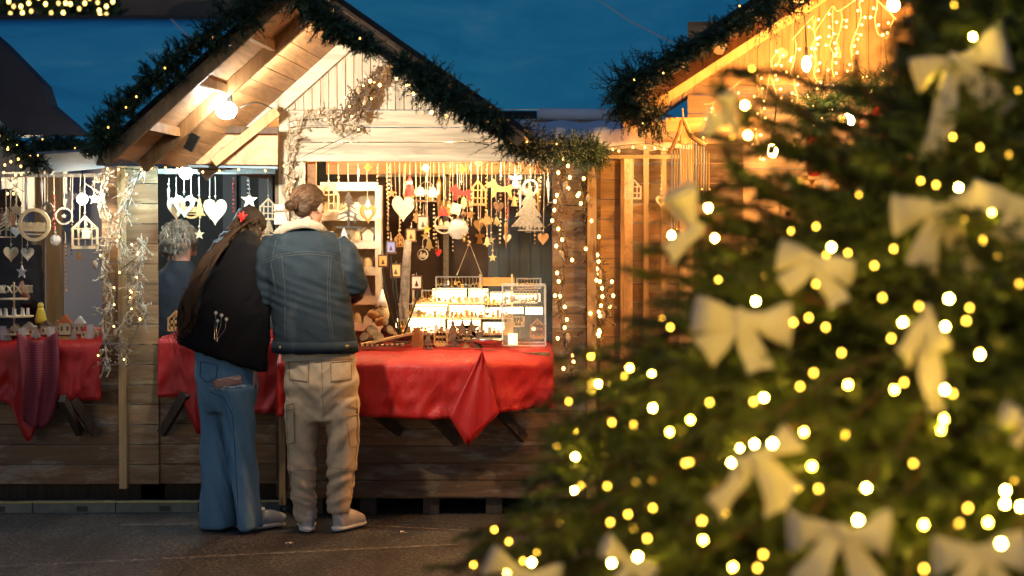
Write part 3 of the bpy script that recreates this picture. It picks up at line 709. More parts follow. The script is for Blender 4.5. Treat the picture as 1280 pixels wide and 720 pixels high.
def patch(bvh, quad, m, nm, parent, off=.004, n=8, th=.004, bulge=0):
    rows = []; a, b_, c, d = [V((*q,0)) for q in quad]
    for j in range(n+1):
        row = []
        for i in range(n+1):
            q = a.lerp(b_, i/n).lerp(d.lerp(c, i/n), j/n); p = hit(bvh, q.x, q.y, off+bulge*math.sin(PI*i/n)*math.sin(PI*j/n))
            if p is None: return None
            row.append(p)
        rows.append(row)
    g = G(); g.grid(rows); return solidify(g.build(nm, m, parent, smooth=True), th)
def hand(g, w, d, side, curl, s=1.0, right=1):
    """w wrist, d direction of the fingers, side = across the palm towards the thumb, curl = direction fingers bend to"""
    d = d.normalized(); side = (side-d*side.dot(d)).normalized(); nrm = curl.normalized()
    pl = .085*s; limb(g, [w-d*.02, w+d*.015, w+d*pl*.6, w+d*pl], [(.026*s,.019*s),(.030*s,.016*s),(.040*s,.015*s),(.038*s,.013*s)], 12, side=side)
    for k, (off, ln) in enumerate(((.030,.070),(.011,.080),(-.009,.075),(-.028,.058))):
        p0 = w+d*(pl*.85)+side*off*s; p1 = p0+(d+nrm*.25).normalized()*ln*.45*s; p2 = p1+(d+nrm*.9).normalized()*ln*.33*s; p3 = p2+(d*.6+nrm*1.3).normalized()*ln*.28*s
        limb(g, [p0, p1, p2, p3], [.0090*s,.0085*s,.0078*s,.0060*s], 8, side=side)
    p0 = w+d*.02*s+side*.024*s; p1 = p0+(side*.75+d*.6+nrm*.25).normalized()*.036*s; p2 = p1+(d*.9+side*.25+nrm*.3).normalized()*.03*s; p3 = p2+(d+nrm*.5).normalized()*.022*s
    limb(g, [p0, p1, p2, p3], [.012*s,.0105*s,.009*s,.007*s], 8, side=side)
def head(g, c, fwd, up, s=1.0):
    """skull, jaw, nose, ears, neck stub merged later"""
    fwd = fwd.normalized(); up = (up-fwd*up.dot(fwd)).normalized(); rt = fwd.cross(up)
    R = Matrix((rt, fwd, up)).transposed(); q = lambda x, y, z: V(c)+R@V((x*s, y*s, z*s))
    g.ball(q(0,-.012,.025), .076*s, .092*s, .088*s, 18, 12, rot=R); g.ball(q(0,.022,-.035), .058*s, .066*s, .075*s, 16, 10, rot=R)
    g.ball(q(0,.045,-.085), .030*s, .028*s, .022*s, 10, 6, rot=R)
    limb(g, [q(0,.085,.025), q(0,.105,-.005), q(0,.100,-.022)], [.008*s,.013*s,.012*s], 8, side=rt)
    g.ball(q(0,.082,-.052), .024*s, .012*s, .009*s, 10, 6, rot=R)
    for k in (-1,1): g.ball(q(k*.077,-.005,-.01), .010*s, .020*s, .032*s, 10, 8, rot=R); g.ball(q(k*.033,.074,.022), .018*s,.012*s,.008*s, 8, 6, rot=R)
    return q, R
def eyes(q, R, parent, s=1.0):
    for k in (-1,1):
        g = G(); g.ball(q(k*.032,.079,.004), .011*s, .009*s, .009*s, 10, 8); g.build('eye', 'eyewhite', parent, smooth=True)
M['eyewhite'] = plain('eye', (.30,.22,.18), .2)
def strands(g, starts, flow, n, r, seed=0, steps=8):
    pass
def shoe(g, sole, heel, yaw, s=1.0, L_=.28):
    """heel: ground point under the heel, yaw: direction of the toe (radians, 0 = +Y)"""
    f = V((math.sin(yaw), math.cos(yaw), 0)); r_ = V((f.y,-f.x,0)); h = V(heel); h.z = .004
    limb(g, [h+f*-.015+V((0,0,.045)), h+f*.03+V((0,0,.06)), h+f*.12+V((0,0,.058)), h+f*.2+V((0,0,.042)), h+f*(L_-.02)+V((0,0,.036)), h+f*(L_+.01)+V((0,0,.034))],
         [(.028*s,.032*s),(.039*s,.05*s),(.042*s,.046*s),(.048*s,.034*s),(.038*s,.026*s),(.012*s,.012*s)], 14, side=r_)
    limb(g, [h+f*.03+V((0,0,.05)), h+f*.028+V((0,0,.115))], [(.038*s,.045*s),(.042*s,.05*s)], 12, side=r_)
    limb(sole, [h+f*-.035+V((0,0,.017)), h+f*0+V((0,0,.018)), h+f*.1+V((0,0,.016)), h+f*.19+V((0,0,.016)), h+f*(L_-.02)+V((0,0,.018)), h+f*(L_+.02)+V((0,0,.022))],
         [(.018*s,.012),(.040*s,.016),(.040*s,.016),(.050*s,.015),(.042*s,.015),(.016*s,.01)], 14, side=r_)
def denim(name, c, scl=90, worn=.5):
    m, nt, b = newmat(name); n1 = noise_tex(nt, coords(nt, (1,1,.35)), 5, 5, .65); n2 = noise_tex(nt, coords(nt, (1,1,3)), 260, 2, .5)
    cc = ramp(nt, n1, [(.3, mul(c,.75)), (.55, c), (.78, tuple(x+(.45-x)*worn*.5 for x in c))])
    cc = mix(nt, .35, cc, ramp(nt, n2, [(.35,(.55,.55,.6)),(.65,(1,1,1))]), 'MULTIPLY')
    L(nt, cc, b.inputs['Base Color']); b.inputs['Roughness'].default_value = .85; b.inputs['Specular IOR Level'].default_value = .2
    bump(nt, b, noise_tex(nt, coords(nt), 30, 5, .6), .35, .006); return m
M['denim_dark'] = denim('dark_denim', (.022,.036,.050), worn=.22); M['denim_mid'] = denim('mid_denim', (.15,.29,.40), worn=1.2)
M['denim_seam'] = plain('denim_seam_thread', (.045,.055,.06), .8); M['denim_rib'] = plain('denim_ridge', (.04,.07,.10), .85)
M['sherpa'] = plain('sherpa_fleece', (.46,.37,.26), .95, nz=.15, nscale=150, bs=1, sheen=.4)
M['knit'] = plain('cream_knit', (.62,.52,.36), .9, nz=.1, nscale=120, bs=.5)
M['cargo'] = plain('beige_cotton', (.55,.42,.27), .85, nz=.12, nscale=25, bs=.3); M['cargo_seam'] = plain('beige_seam', (.30,.22,.14), .85)
M['shoe'] = plain('pale_sneaker', (.50,.45,.42), .6, nz=.1); M['sole'] = plain('white_sole', (.62,.60,.56), .6, nz=.1)
M['shoe_w'] = plain('white_sneaker', (.42,.45,.48), .6, nz=.1)
M['blackcloth'] = plain('black_wool', (.006,.006,.008), .95, bs=.5, nscale=120, spec=.15)
M['hair_b'] = plain('brown_hair', (.10,.052,.026), .6, spec=.3, nz=.4, nscale=8, rnd=(.55,1.6)); M['hair_l'] = plain('long_brown_hair', (.052,.030,.017), .7, spec=.25, nz=.35, nscale=8, rnd=(.5,1.7))
M['hair_g'] = plain('grey_blond_hair', (.36,.32,.25), .6, nz=.3, rnd=(.5,1.4))
# ---- man ---------------------------------------------------------------
Dm = 10.03; SM = sc(Dm)
def R2(px, py, d, hx, hy): return P(px, py, Dm+d), (hx/SM, hy)
t = thing('person', 'man in dark denim jacket with fleece collar and beige cargo trousers, seen from behind', 'person', (P(400,0,Dm).x, Dm, 0)); MAN = t
body = G()
tors = [R2(401,500,.0,30,.10), R2(399,470,.0,42,.12), R2(396,440,.0,38,.11), R2(392,400,.02,37,.11), R2(386,350,.04,42,.12), R2(382,312,.05,44,.11), R2(383,294,.06,28,.08), R2(385,284,.07,12,.055), R2(386,270,.085,12,.055)]
limb(body, [a for a,_ in tors], [r for _,r in tors])
for (xs) in (((385,500),(380,545),(380,600),(381,655)), ((420,500),(424,545),(425,600),(424,655))):
    limb(body, [P(x,y,Dm) for x,y in xs], [.08,.062,.055,.036])
hc = P(387,260,10.13); fw = V((.42,.85,-.30)); up_ = V((.08,.3,1))
hq, hR = head(body, hc, fw, up_, .98)
armL = [P(340,306,Dm+.05), P(333,345,Dm+.06), P(332,378,Dm+.08), P(350,392,Dm+.28), P(368,392,Dm+.40)]
armR = [P(426,306,Dm+.05), P(440,335,Dm+.06), P(447,362,Dm+.10), P(440,375,Dm+.28), P(428,378,Dm+.42)]
for a in (armL, armR): limb(body, a, [.05,.045,.04,.032,.026], side=V((1,0,0)))
hand(body, armL[-1], V((.6,.8,.1)), V((0,0,1)), V((.7,-.2,0)), 1); hand(body, armR[-1], V((-.6,.8,.1)), V((0,0,1)), V((-.7,-.2,0)), 1)
bo, _ = organic('body', body, 'skin', t, .0075, 2); eyes(hq, hR, t)
# jacket
jk = G()
rings = [(394,441,0,52,.148),(394,436,0,53,.150),(393,425,.0,52,.148),(391,400,.01,50.5,.142),(387,370,.02,50,.14),(383,340,.03,51,.14),(381,318,.04,51,.135),(382,303,.05,47,.12),(384,292,.06,33,.095),(385,284,.07,22,.075)]
limb(jk, [P(a,b_,Dm+c) for a,b_,c,_,_ in rings], [(h/SM,w) for *_,h,w in rings], 28)
limb(jk, [P(343,303,Dm+.05), P(336,318,Dm+.05), P(334,345,Dm+.05), P(334,372,Dm+.06), P(343,382,Dm+.16), P(360,387,Dm+.32)], [.055,.066,.068,.066,.062,.048], 16)
limb(jk, [P(420,302,Dm+.05), P(430,315,Dm+.05), P(438,338,Dm+.04), P(444,357,Dm+.06), P(441,364,Dm+.16), P(432,368,Dm+.34)], [.055,.068,.070,.070,.064,.048], 16)
limb(jk, [P(345,306,Dm+.05), P(383,300,Dm+.05), P(420,304,Dm+.05)], [.05,.085,.05], 14, side=V((0,1,0)))
def jf(c, n):
    f = fold(5,5,16,.006,8)(c, n)
    zz = (c.z-P(0,372,Dm).z); f += .006*math.exp(-(zz/.09)**2)*math.sin(c.z*150+c.x*50)*max(0,-n.y)*.5
    return f
jo, jb = organic('jacket', jk, 'denim_dark', t, .010, 5, jf)
for pts in ([(328,327),(350,318),(383,314),(415,317),(436,326)], [(328,330),(350,321),(383,317),(415,320),(436,329)]): seam(jb, pts, .0022, 'denim_seam', 'yoke_seam', jo, .0)
for pts in ([(352,319),(356,360),(356,400),(356,424)], [(411,319),(409,360),(410,400),(414,424)], [(345,300),(339,330),(346,372)], [(424,300),(428,330),(430,352)], [(414,319),(412,360),(413,400),(417,424)]): seam(jb, pts, .0020, 'denim_seam', 'back_seam', jo, .0)
g = G(); rr = [(394,440,0,53.8,.155),(394,426,.0,53.0,.153)]; n_ = 40; rows = []
for (a, b_, c, h, w_) in rr:
    p0 = P(a,b_,Dm+c); rows.append([p0+V((math.cos(2*PI*k/n_)*h/SM, math.sin(2*PI*k/n_)*w_, 0)) for k in range(n_+1)])
g.grid(rows); solidify(g.build('waistband', 'denim_dark', jo, smooth=True), .008)
g = G(); g.lathe(P(434,433,Dm-.13), [(.008,0),(.009,.002),(.006,.004)], 10, axis=V((.3,-1,0))); g.build('button', 'gold', jo)
g = G(); g.lathe(P(350,434,Dm-.13), [(.007,0),(.007,.002),(.005,.004)], 10, axis=V((-.3,-1,0))); g.build('button', 'gold', jo)
cl = G(); cpts = []
for k in range(25):
    a = PI*(.0+k/24)*1.0-0; cpts.append(P(379,286,Dm+.055)+V((math.cos(PI+a)*.118+.0, -math.sin(a)*.085, .055*abs(math.cos(a))**2*(.1)+ (.03 if math.cos(PI+a) < 0 else .0)*0)))
cpts = [P(346,293,Dm+.06), P(352,288,Dm+.0), P(362,283,Dm-.03), P(376,280,Dm-.045), P(390,281,Dm-.035), P(400,285,Dm+.0), P(406,292,Dm+.05)]
cl.tube(catmull(cpts,5), [(.029,.020)]*31, 12, side=V((0,.4,1)).normalized()); organic('fleece_collar', cl, 'sherpa', jo, .007, 2, fold(40,40,40,.004,0,False))
kn = G(); rr = [(397,447,0,45,.125),(396,438,0,45,.125)]; limb(kn, [P(a,b_,Dm+c) for a,b_,c,_,_ in rr], [(h/SM,w) for *_,h,w in rr], 30); kn.build('knit_hem', 'knit', t, smooth=False)
# trousers
tr = G()
rr = [(400,440,0,43,.12),(401,455,0,45,.13),(402,480,-.01,47,.145),(403,505,0,44,.13),(404,525,0,36,.11)]
limb(tr, [P(a,b_,Dm+c) for a,b_,c,_,_ in rr], [(h/SM,w) for *_,h,w in rr], 28)
limb(tr, [P(x,y,Dm+d) for x,y,d in ((380,500,0),(377,530,0),(377,565,0),(378,605,-.01),(381,636,.0),(382,650,.0))], [(.098,.125),(.086,.11),(.075,.095),(.066,.085),(.060,.078),(.058,.074)], 22)
limb(tr, [P(x,y,Dm+d) for x,y,d in ((425,500,0),(429,530,0),(428,565,.0),(426,600,.0),(423,628,.0),(423,640,.0))], [(.100,.125),(.088,.11),(.080,.10),(.070,.09),(.060,.078),(.056,.07)], 22)
def tf(c, n):
    k = (1.6 if c.z < .38 else 1.0)
    return fold(4,4,(22 if c.z < .32 else 12),.0075*k,(10 if c.x < P(402,0,Dm).x else -10))(c, n)
to, tb = organic('trousers', tr, 'cargo', t, .010, 4, tf)
for (q) in (((357,450),(387,452),(385,478),(361,474)), ((412,452),(441,450),(440,474),(413,478))): patch(tb, q, 'cargo', 'back_pocket', to, .002, 8, .003)
for (q, f) in ((((356,506),(367,503),(368,553),(358,556)), ((355,500),(368,497),(369,512),(356,515))), (((434,512),(448,510),(449,556),(437,560)), ((433,505),(448,503),(449,518),(434,521)))):
    patch(tb, q, 'cargo', 'cargo_pocket', to, .010, 8, .014); patch(tb, f, 'cargo', 'pocket_flap', to, .020, 8, .006)
for pts, of in (([(357,507),(367,504),(368,553),(358,556)], .014), ([(356,514),(369,511)], .026), ([(436,506),(447,511),(448,556),(438,560),(434,530)], .014), ([(434,521),(448,518)], .026), ([(361,452),(386,453),(385,477),(362,474),(361,452)], .005), ([(413,453),(440,451),(439,474),(414,477),(413,453)], .005)): seam(tb, pts, .0028, 'cargo_seam', 'pocket_seam', to, of)
for pts in ([(402,448),(403,480),(404,520)], [(358,500),(360,560),(366,630)], [(446,500),(446,560),(438,625)], [(366,588),(392,588)], [(409,585),(438,586)], [(357,449),(387,451)], [(412,451),(441,449)]): seam(tb, pts, .0022, 'cargo_seam', 'seam', to, .0005)
sh_, so_ = G(), G(); shoe(sh_, so_, P(384,664,9.98), -.12, 1.08, .24); o1, _ = organic('shoe', sh_, 'shoe', t, .008, 3)
so_.build('sole', 'sole', o1, smooth=True)
sh_, so_ = G(), G(); shoe(sh_, so_, P(423,663,10.0), .42, 1.08, .25); o1, _ = organic('shoe', sh_, 'shoe', t, .008, 3); so_.build('sole', 'sole', o1, smooth=True)
for o in list(bpy.data.objects): pass
# hair of the man: cap, bun, strands
hg = G(); hg.ball(hq(0,-.022,.036), .082, .095, .088, 20, 14, rot=hR); hg.ball(hq(0,-.07,-.02), .055,.035,.05,12,8,rot=hR); limb(hg, [hq(0,-.10,.02), P(366,258,10.05)], [.03,.022]); hg.ball(P(364,257,10.03), .033, .03, .027, 12, 8)
ho, hb = organic('hair', hg, 'hair_b', t, .007, 2, fold(30,30,60,.005,40))
g = G(); random.seed(11)
for i in range(170):
    a = random.uniform(-1.9,1.9); e = random.uniform(-.5,1.3); p0 = hq(math.sin(a)*math.cos(e)*.085, -math.cos(a)*math.cos(e)*.1-.02, math.sin(e)*.092+.036)
    p2 = P(366,258,10.06)+rv(.015); mid = p0.lerp(p2,.5); cc = hq(0,-.02,.036); mid = cc+(mid-cc).normalized()*.098; h = (p0-cc)
    g.tube(catmull([p0, mid, p2], 3), .0016, 3)
for i in range(40):
    a = random.random()*6.28; c0 = P(364,257,10.03); g.tube(catmull([c0+V((math.cos(a+k)*.033, math.sin(a*3+k)*.02-.01, math.sin(a+k)*.028)) for k in (0,.8,1.6)], 3), .0018, 3)
for i in range(14):
    p0 = hq(random.uniform(-.08,.08), -.05, -.03); g.tube([p0, p0+V((random.uniform(-.02,.02),-.01,-.025)), p0+V((random.uniform(-.03,.03),-.012,-.05))], .001, 3)
g.build('hair_strands', 'hair_b', ho)
# ---- woman -------------------------------------------------------------
Dw = 10.06; SW = sc(Dw)
t = thing('person', 'woman in black jacket and wide blue jeans with very long hair, leaning forward', 'person', (P(290,0,Dw).x, Dw, 0)); WOM = t
body = G()
T2 = [(286,490,0,26,.10),(284,462,0,34,.12),(284,435,.02,30,.10),(288,400,.06,28,.095),(296,360,.14,32,.10),(304,325,.20,34,.095),(308,308,.24,20,.06),(311,298,.27,10,.05),(312,292,.28,10,.05)]
limb(body, [P(a,b_,Dw+c) for a,b_,c,_,_ in T2], [(h/SW,w) for *_,h,w in T2])
for xs, dd in ((((270,490),(271,550),(272,600),(274,655)),.06), (((297,490),(301,550),(305,600),(312,655)),-.05)): limb(body, [P(x,y,Dw+dd) for x,y in xs], [.06,.045,.04,.03])
hc2 = P(312,287,10.42); hq2, hR2 = head(body, hc2, V((.55,.75,-.55)), V((.3,.35,1)), .93)
aR = [P(330,320,Dw+.20), P(328,360,Dw+.08), P(322,410,Dw+.0), P(320,445,Dw-.04), P(319,462,Dw-.05)]; limb(body, aR, [.042,.038,.034,.028,.023])
hand(body, aR[-1], V((-.02,.0,-1)), V((0,1,0)), V((-.5,.25,0)), .86)
aL = [P(285,325,Dw+.22), P(272,355,Dw+.30), P(275,385,Dw+.42), P(300,395,Dw+.62)]; limb(body, aL, [.042,.038,.032,.023]); hand(body, aL[-1], V((.4,.9,-.1)), V((0,0,1)), V((.2,.2,-1)), .86)
organic('body', body, 'skin', t, .0072, 2); eyes(hq2, hR2, t, .93)
jk = G()
rings = [(279,447,-.03,57,.155),(279,441,-.03,57,.155),(283,420,-.02,53,.15),(288,395,.0,48,.14),(294,365,.06,44,.135),(300,338,.12,39,.13),(305,318,.17,34,.115),(309,304,.22,22,.085),(311,297,.25,13,.06)]
pts = [P(a,b_,Dw+c) for a,b_,c,_,_ in rings]
o0 = len(jk.v); limb(jk, pts, [(h/SW,w) for *_,h,w in rings], 28)
for v in jk.v[o0:o0+28*4]:                                  # slanting hem, low towards the right
    k = (P(0,395,Dw).z-v.z)/(P(0,395,Dw).z-P(0,447,Dw).z); v.z -= max(0,min(1.2,k))*(v.x-pts[0].x)*.33
limb(jk, [P(327,318,Dw+.18), P(327,345,Dw+.12), P(324,385,Dw+.02), P(321,425,Dw-.03), P(320,455,Dw-.05)], [.06,.066,.066,.068,.060], 16)
limb(jk, [P(287,322,Dw+.2), P(272,355,Dw+.27), P(276,385,Dw+.4), P(298,395,Dw+.58)], [.055,.062,.055,.045], 16)
jo, jb = organic('jacket', jk, 'blackcloth', t, .010, 5, fold(6,6,9,.008,-9))
rf_ = [(268,402),(276,399),(282,403),(272,408)]; g = G(); st = G()
for i, (fx, fy) in enumerate([(270,391),(277,394),(283,399),(272,401)]):
    c0 = hit(jb, fx, fy, .003)
    for k in range(6): a = k*PI/3+i; g.tube([c0, c0+V((math.cos(a)*.011, -.001, math.sin(a)*.011))], [.0028,.0012], 4)
    e = hit(jb, 268+i*1.2, 424+i, .002); st.tube([c0, hit(jb, fx-1.5, (fy+424)/2, .003), e], .0011, 4)
g.build('embroidered_flowers', 'whitepaint', jo); st.build('embroidered_stems', 'silver', jo)
# jeans
je = G()
rr = [(284,432,0,36,.12),(282,446,0,39,.135),(283,470,-.01,38,.145),(286,495,0,36,.13),(288,512,0,30,.11)]
limb(je, [P(a,b_,Dw+c) for a,b_,c,_,_ in rr], [(h/SW,w) for *_,h,w in rr], 26)
limb(je, [P(x,y,Dw+.06) for x,y in ((268,485),(270,530),(272,575),(273,620),(274,650),(274.5,658))], [(.090,.11),(.082,.10),(.088,.10),(.094,.11),(.094,.12),(.094,.12)], 22)
limb(je, [P(x,y,Dw-.05) for x,y in ((296,485),(300,530),(303,575),(307,615),(311,645),(312,660))], [(.092,.11),(.082,.10),(.074,.095),(.068,.10),(.066,.11),(.066,.11)], 22)
to, tb = organic('jeans', je, 'denim_mid', t, .010, 4, fold(6,6,5,.012,(14)))
patch(tb, ((265,475),(301,469),(303,479),(268,486)), 'skin', 'bare_skin_at_tear', to, .0015, 8, .002)
g = G(); random.seed(3)
for k in range(26):
    x = random.uniform(264,303); y = 474+(x-283)*-.14+random.choice((0,10))+random.uniform(-1.5,1.5); p = hit(tb, x, y, .003)
    if p is not None: g.tube([p, p+V((random.uniform(.012,.03), -.002, random.uniform(-.004,.004)))], .0015, 3)
tag(g.build('frayed_threads', 'whitepaint', to), kind='stuff')
seam(tb, [(251,452),(272,456),(270,474),(258,478),(250,470),(251,452)], .0026, 'denim_rib', 'pocket_seam', to, .001)
for pts in ([(262,490),(280,497),(291,520),(294,570),(298,640)], [(318,480),(322,560),(328,625)]): seam(tb, pts, .002, 'denim_rib', 'seam', to, .0005)
sh_, so_ = G(), G(); shoe(sh_, so_, P(317,661,10.04), .7, .88, .17); o1, _ = organic('shoe', sh_, 'shoe_w', t, .008, 3); so_.build('sole', 'sole', o1, smooth=True)
sh_, so_ = G(), G(); shoe(sh_, so_, P(272,660,10.08), .3, 1.0, .24); o1, _ = organic('shoe', sh_, 'shoe_w', t, .008, 3); so_.build('sole', 'sole', o1, smooth=True)
# long hair
hg = G(); hg.ball(hq2(0,-.020,.034), .082, .098, .088, 20, 14, rot=hR2)
hp = [P(306,284,10.34), P(288,294,10.22), P(268,315,10.08), P(250,345,9.98), P(239,375,9.96), P(234,402,9.97), P(232,416,9.98)]
limb(hg, catmull(hp,4), [(.070,.055)]*1+[(.054-.0017*k, .034-.0010*k) for k in range(24)], 14)
limb(hg, [P(318,290,10.36), P(312,300,10.28), P(300,312,10.2)], [.045,.042,.02], 12)
def hf(c, n): return .010*noise.noise(V((c.x*40+c.z*22, c.y*30, c.z*3)))
ho, hb = organic('hair', hg, 'hair_l', t, .008, 2, hf)
g = G(); random.seed(12); hpc = catmull(hp, 5)
for i in range(620):
    cl_ = random.Random(i%34); a = cl_.uniform(0,2*PI)+random.uniform(-.12,.12); rr_ = cl_.uniform(.55,1.55)+random.uniform(-.08,.08); e = random.uniform(.72,1.08); ph = cl_.random()*6+random.uniform(-.3,.3); am = .012
    path = []
    m_ = int(len(hpc)*min(1,e))
    for k in range(0, m_, 3):
        p = hpc[k]; w_ = (.074-.0015*k)*rr_; b0 = .05*rr_
        path.append(p+V((math.cos(a)*w_*.8+am*k/20*math.sin(ph+k*.55), -abs(math.sin(a))*b0-.012, math.cos(a)*w_*.55+.6*am*k/20*math.sin(k*.45+ph))))
    g.tube(catmull(path,2), .0017, 3)
for i in range(120):
    a = random.uniform(-2.2,2.2); e = random.uniform(-.3,1.35); p0 = hq2(math.sin(a)*math.cos(e)*.084, -math.cos(a)*math.cos(e)*.1-.02, math.sin(e)*.09+.036)
    p2 = hpc[5]+rv(.03); cc = hq2(0,-.02,.036); mid = cc+(p0.lerp(p2,.4)-cc).normalized()*.1; g.tube(catmull([p0, mid, p2], 3), .0017, 3)
for i in range(60):
    p = random.choice(hpc[8:]); q = p+V((random.uniform(-.07,.0),-.03,random.uniform(-.02,.03))); g.tube([q, q+V((random.uniform(-.03,.02),-.01,-.06)), q+V((random.uniform(-.02,.03),0,-.13))], .0009, 3)
g.build('hair_strands', 'hair_l', ho)
g = G(); c0 = P(303,271,10.25); g.ball(c0, .016, .014, .02, 8, 6)
for a in (.4,1.3,2.2,2.9,4.4): g.tube([c0, c0+V((math.cos(a)*.028, -.004, math.sin(a)*.03))], [.009,.004], 6)
g.build('red_hair_clip', 'redpaint', t)
# ---- vendors and passer-by ------------------------------------------------
def bust(label, hcx, hcy, D, hairm, coat, curly, fwd, s=1.0, lean=0, armp=None):
    t = thing('person', label, 'person', (P(hcx,0,D).x, D, .12)); bd = G(); S_ = sc(D)
    hc = P(hcx, hcy, D); q, R = head(bd, hc, fwd, V((0,0,1)), .95*s)
    base = V((hc.x-lean, D+.02, .14))
    limb(bd, [V((base.x, D+.02, .95)), V((base.x, D+.02, 1.15)), V((hc.x-lean*.6, D+.02, hc.z-.33)), V((hc.x-lean*.3, D, hc.z-.2)), hc-V((0,0,.13)), hc-V((0,0,.05))], [(.15,.11),(.15,.1),(.17,.1),(.10,.08),(.055,.055),(.055,.055)])
    for k in (-1,1): limb(bd, [base+V((k*.09,0,.88)), base+V((k*.09,0,.45)), base+V((k*.09,0,.06))], [.085,.06,.04])
    arms = armp or [[hc+V((-.19,0,-.24)), hc+V((-.24,-.02,-.48)), hc+V((-.16,-.2,-.62))], [hc+V((.19,0,-.24)), hc+V((.24,-.02,-.48)), hc+V((.14,-.22,-.6))]]
    for a in arms: limb(bd, a, [.045,.038,.024]); hand(bd, a[-1], (a[-1]-a[-2]), V((0,0,1)), V((0,-.3,-1)), .9)
    organic('body', bd, 'skin', t, .010, 2); eyes(q, R, t, .95)
    ct = G(); limb(ct, [V((base.x, D+.02, .92)), V((base.x, D+.02, 1.1)), V((hc.x-lean*.6, D+.02, hc.z-.38)), V((hc.x-lean*.4, D, hc.z-.22)), hc-V((lean*.2,0,.15)), hc-V((lean*.1,0,.10))], [(.20,.15),(.20,.14),(.21,.14),(.19,.12),(.10,.09),(.075,.07)], 22)
    for a in arms: limb(ct, [a[0]+V((0,0,.02)), a[1], a[1].lerp(a[2],.8)], [.07,.06,.045])
    organic('coat', ct, coat, t, .014, 4, fold(7,7,12,.008,6))
    tr = G(); 
    for k in (-1,1): limb(tr, [base+V((k*.08,0,.85)), base+V((k*.09,0,.4)), base+V((k*.09,0,.0))], [.11,.085,.07])
    organic('trousers', tr, 'blackcloth', t, .016, 3)
    hg = G(); hg.ball(q(0,-.02,.035), .09*s, .105*s, .095*s, 18, 12, rot=R); hg.ball(q(0,-.05,-.03), .085*s, .07*s, .075*s, 14, 10, rot=R); ho, _ = organic('hair', hg, hairm, t, .010, 2, fold(35,35,35,.012 if curly else .004,0,False))
    g = G()
    for i in range(420 if curly else 120):
        d = rdir(); 
        if (R.transposed()@d).y > .45: continue
        p = q(0,-.03,.02)+V((d.x*.1,d.y*.1,d.z*.105))*s; e = rdir(); p -= d*.012; g.tube([p, p+d*.006+e*.014, p+d*.008+e*.024+V((0,0,-.012)), p+d*.002+e*.02+V((0,0,-.03))], .0030, 3)
    g.build('hair_strands', hairm, ho); return t, hc
M['navycoat'] = plain('navy_coat', (.012,.022,.035), .85, bs=.4); M['suit'] = plain('dark_suit', (.015,.017,.025), .8)
bust('stall keeper with curly grey-blond hair and dark coat, bending down', 226, 305, 11.75, 'hair_g', 'navycoat', True, V((.75,.45,-.5)), 1.12, .02)
hc = P(10,262,11.9)
bust('stall keeper in a dark suit at the left edge, behind the hanging wares', 8, 262, 11.9, 'hair_b', 'suit', False, V((.3,-.9,-.2)), 1.0, 0,
     armp=[[hc+V((-.19,0,-.24)), hc+V((-.24,-.02,-.48)), hc+V((-.1,-.2,-.6))], [P(38,310,11.9), P(44,395,11.85), P(30,366,11.6)]])
bust('distant passer-by in a dark red top seen through the left stall', 84, 325, 15.5, 'hair_b', plain('maroon_top', (.12,.02,.03), .8), False, V((.2,-.9,0)), 1.0)
# ================================================================ ORNAMENTS
def heart_pts(n=28):
    out = []
    for k in range(n):
        a = 2*PI*k/n; x = 16*math.sin(a)**3; z = 13*math.cos(a)-5*math.cos(2*a)-2*math.cos(3*a)-math.cos(4*a); out.append((x/34, (z+17)/30-.5))
    return out
def tree_pts():
    l = [(0,.5),(-.12,.30),(-.06,.31),(-.2,.08),(-.11,.10),(-.3,-.16),(-.17,-.13),(-.38,-.38),(-.06,-.36),(-.06,-.5)]
    return l+[(-x,z) for x,z in reversed(l[1:])]
def horse_pts():
    return [(-.5,.18),(-.42,.34),(-.30,.40),(-.26,.5),(-.2,.38),(-.1,.22),(.05,.14),(.25,.18),(.38,.26),(.5,.10),(.40,.08),(.36,-.08),(.42,-.36),(.5,-.30),(.46,-.40),(.3,-.48),(0,-.5),(-.3,-.46),(-.5,-.34),(-.44,-.30),(-.3,-.36),(-.26,-.12),(-.2,-.04),(.2,-.06),(.26,-.34),(.0,-.40),(-.22,-.36),(-.3,-.38),(-.34,-.1),(-.36,.12),(-.44,.10)]
def horse2():
    return [(-.5,.16),(-.43,.32),(-.31,.38),(-.26,.5),(-.18,.36),(-.1,.2),(.05,.12),(.25,.16),(.36,.24),(.47,.05),(.38,.06),(.35,-.1),(.40,-.34),(.30,-.34),(.22,-.1),(-.14,-.1),(-.22,-.34),(-.32,-.34),(-.28,-.05),(-.33,.12),(-.42,.08)]
def star_pts(n=5, r=.42):
    return [((.5 if k%2 == 0 else r*.5)*math.sin(PI*k/n), (.5 if k%2 == 0 else r*.5)*math.cos(PI*k/n)) for k in range(2*n)]
def house_pts(): return [(-.38,-.5),(.38,-.5),(.38,.12),(.5,.10),(.16,.36),(.16,.46),(.08,.46),(.08,.42),(0,.5),(-.5,.10),(-.38,.12)]
def maple_pts():
    l = [(0,.5),(-.1,.28),(-.22,.34),(-.2,.14),(-.48,.2),(-.4,.05),(-.5,-.02),(-.22,-.2),(-.26,-.3),(-.03,-.24),(-.03,-.5)]
    return l+[(-x,z) for x,z in reversed(l[1:])]
def bell_pts():
    l = [(0,.5),(-.1,.42),(-.2,.2),(-.24,-.1),(-.42,-.3),(-.1,-.32),(-.06,-.5)]
    return l+[(-x,z) for x,z in reversed(l[1:])]
def angel_pts():
    l = [(0,.5),(-.09,.42),(-.07,.28),(-.4,.36),(-.44,.1),(-.14,.04),(-.3,-.5)]
    return l+[(-x,z) for x,z in reversed(l[1:])]
SH = dict(heart=heart_pts, tree=tree_pts, star=star_pts, house=house_pts, maple=maple_pts, bell=bell_pts, angel=angel_pts, horse=horse2)
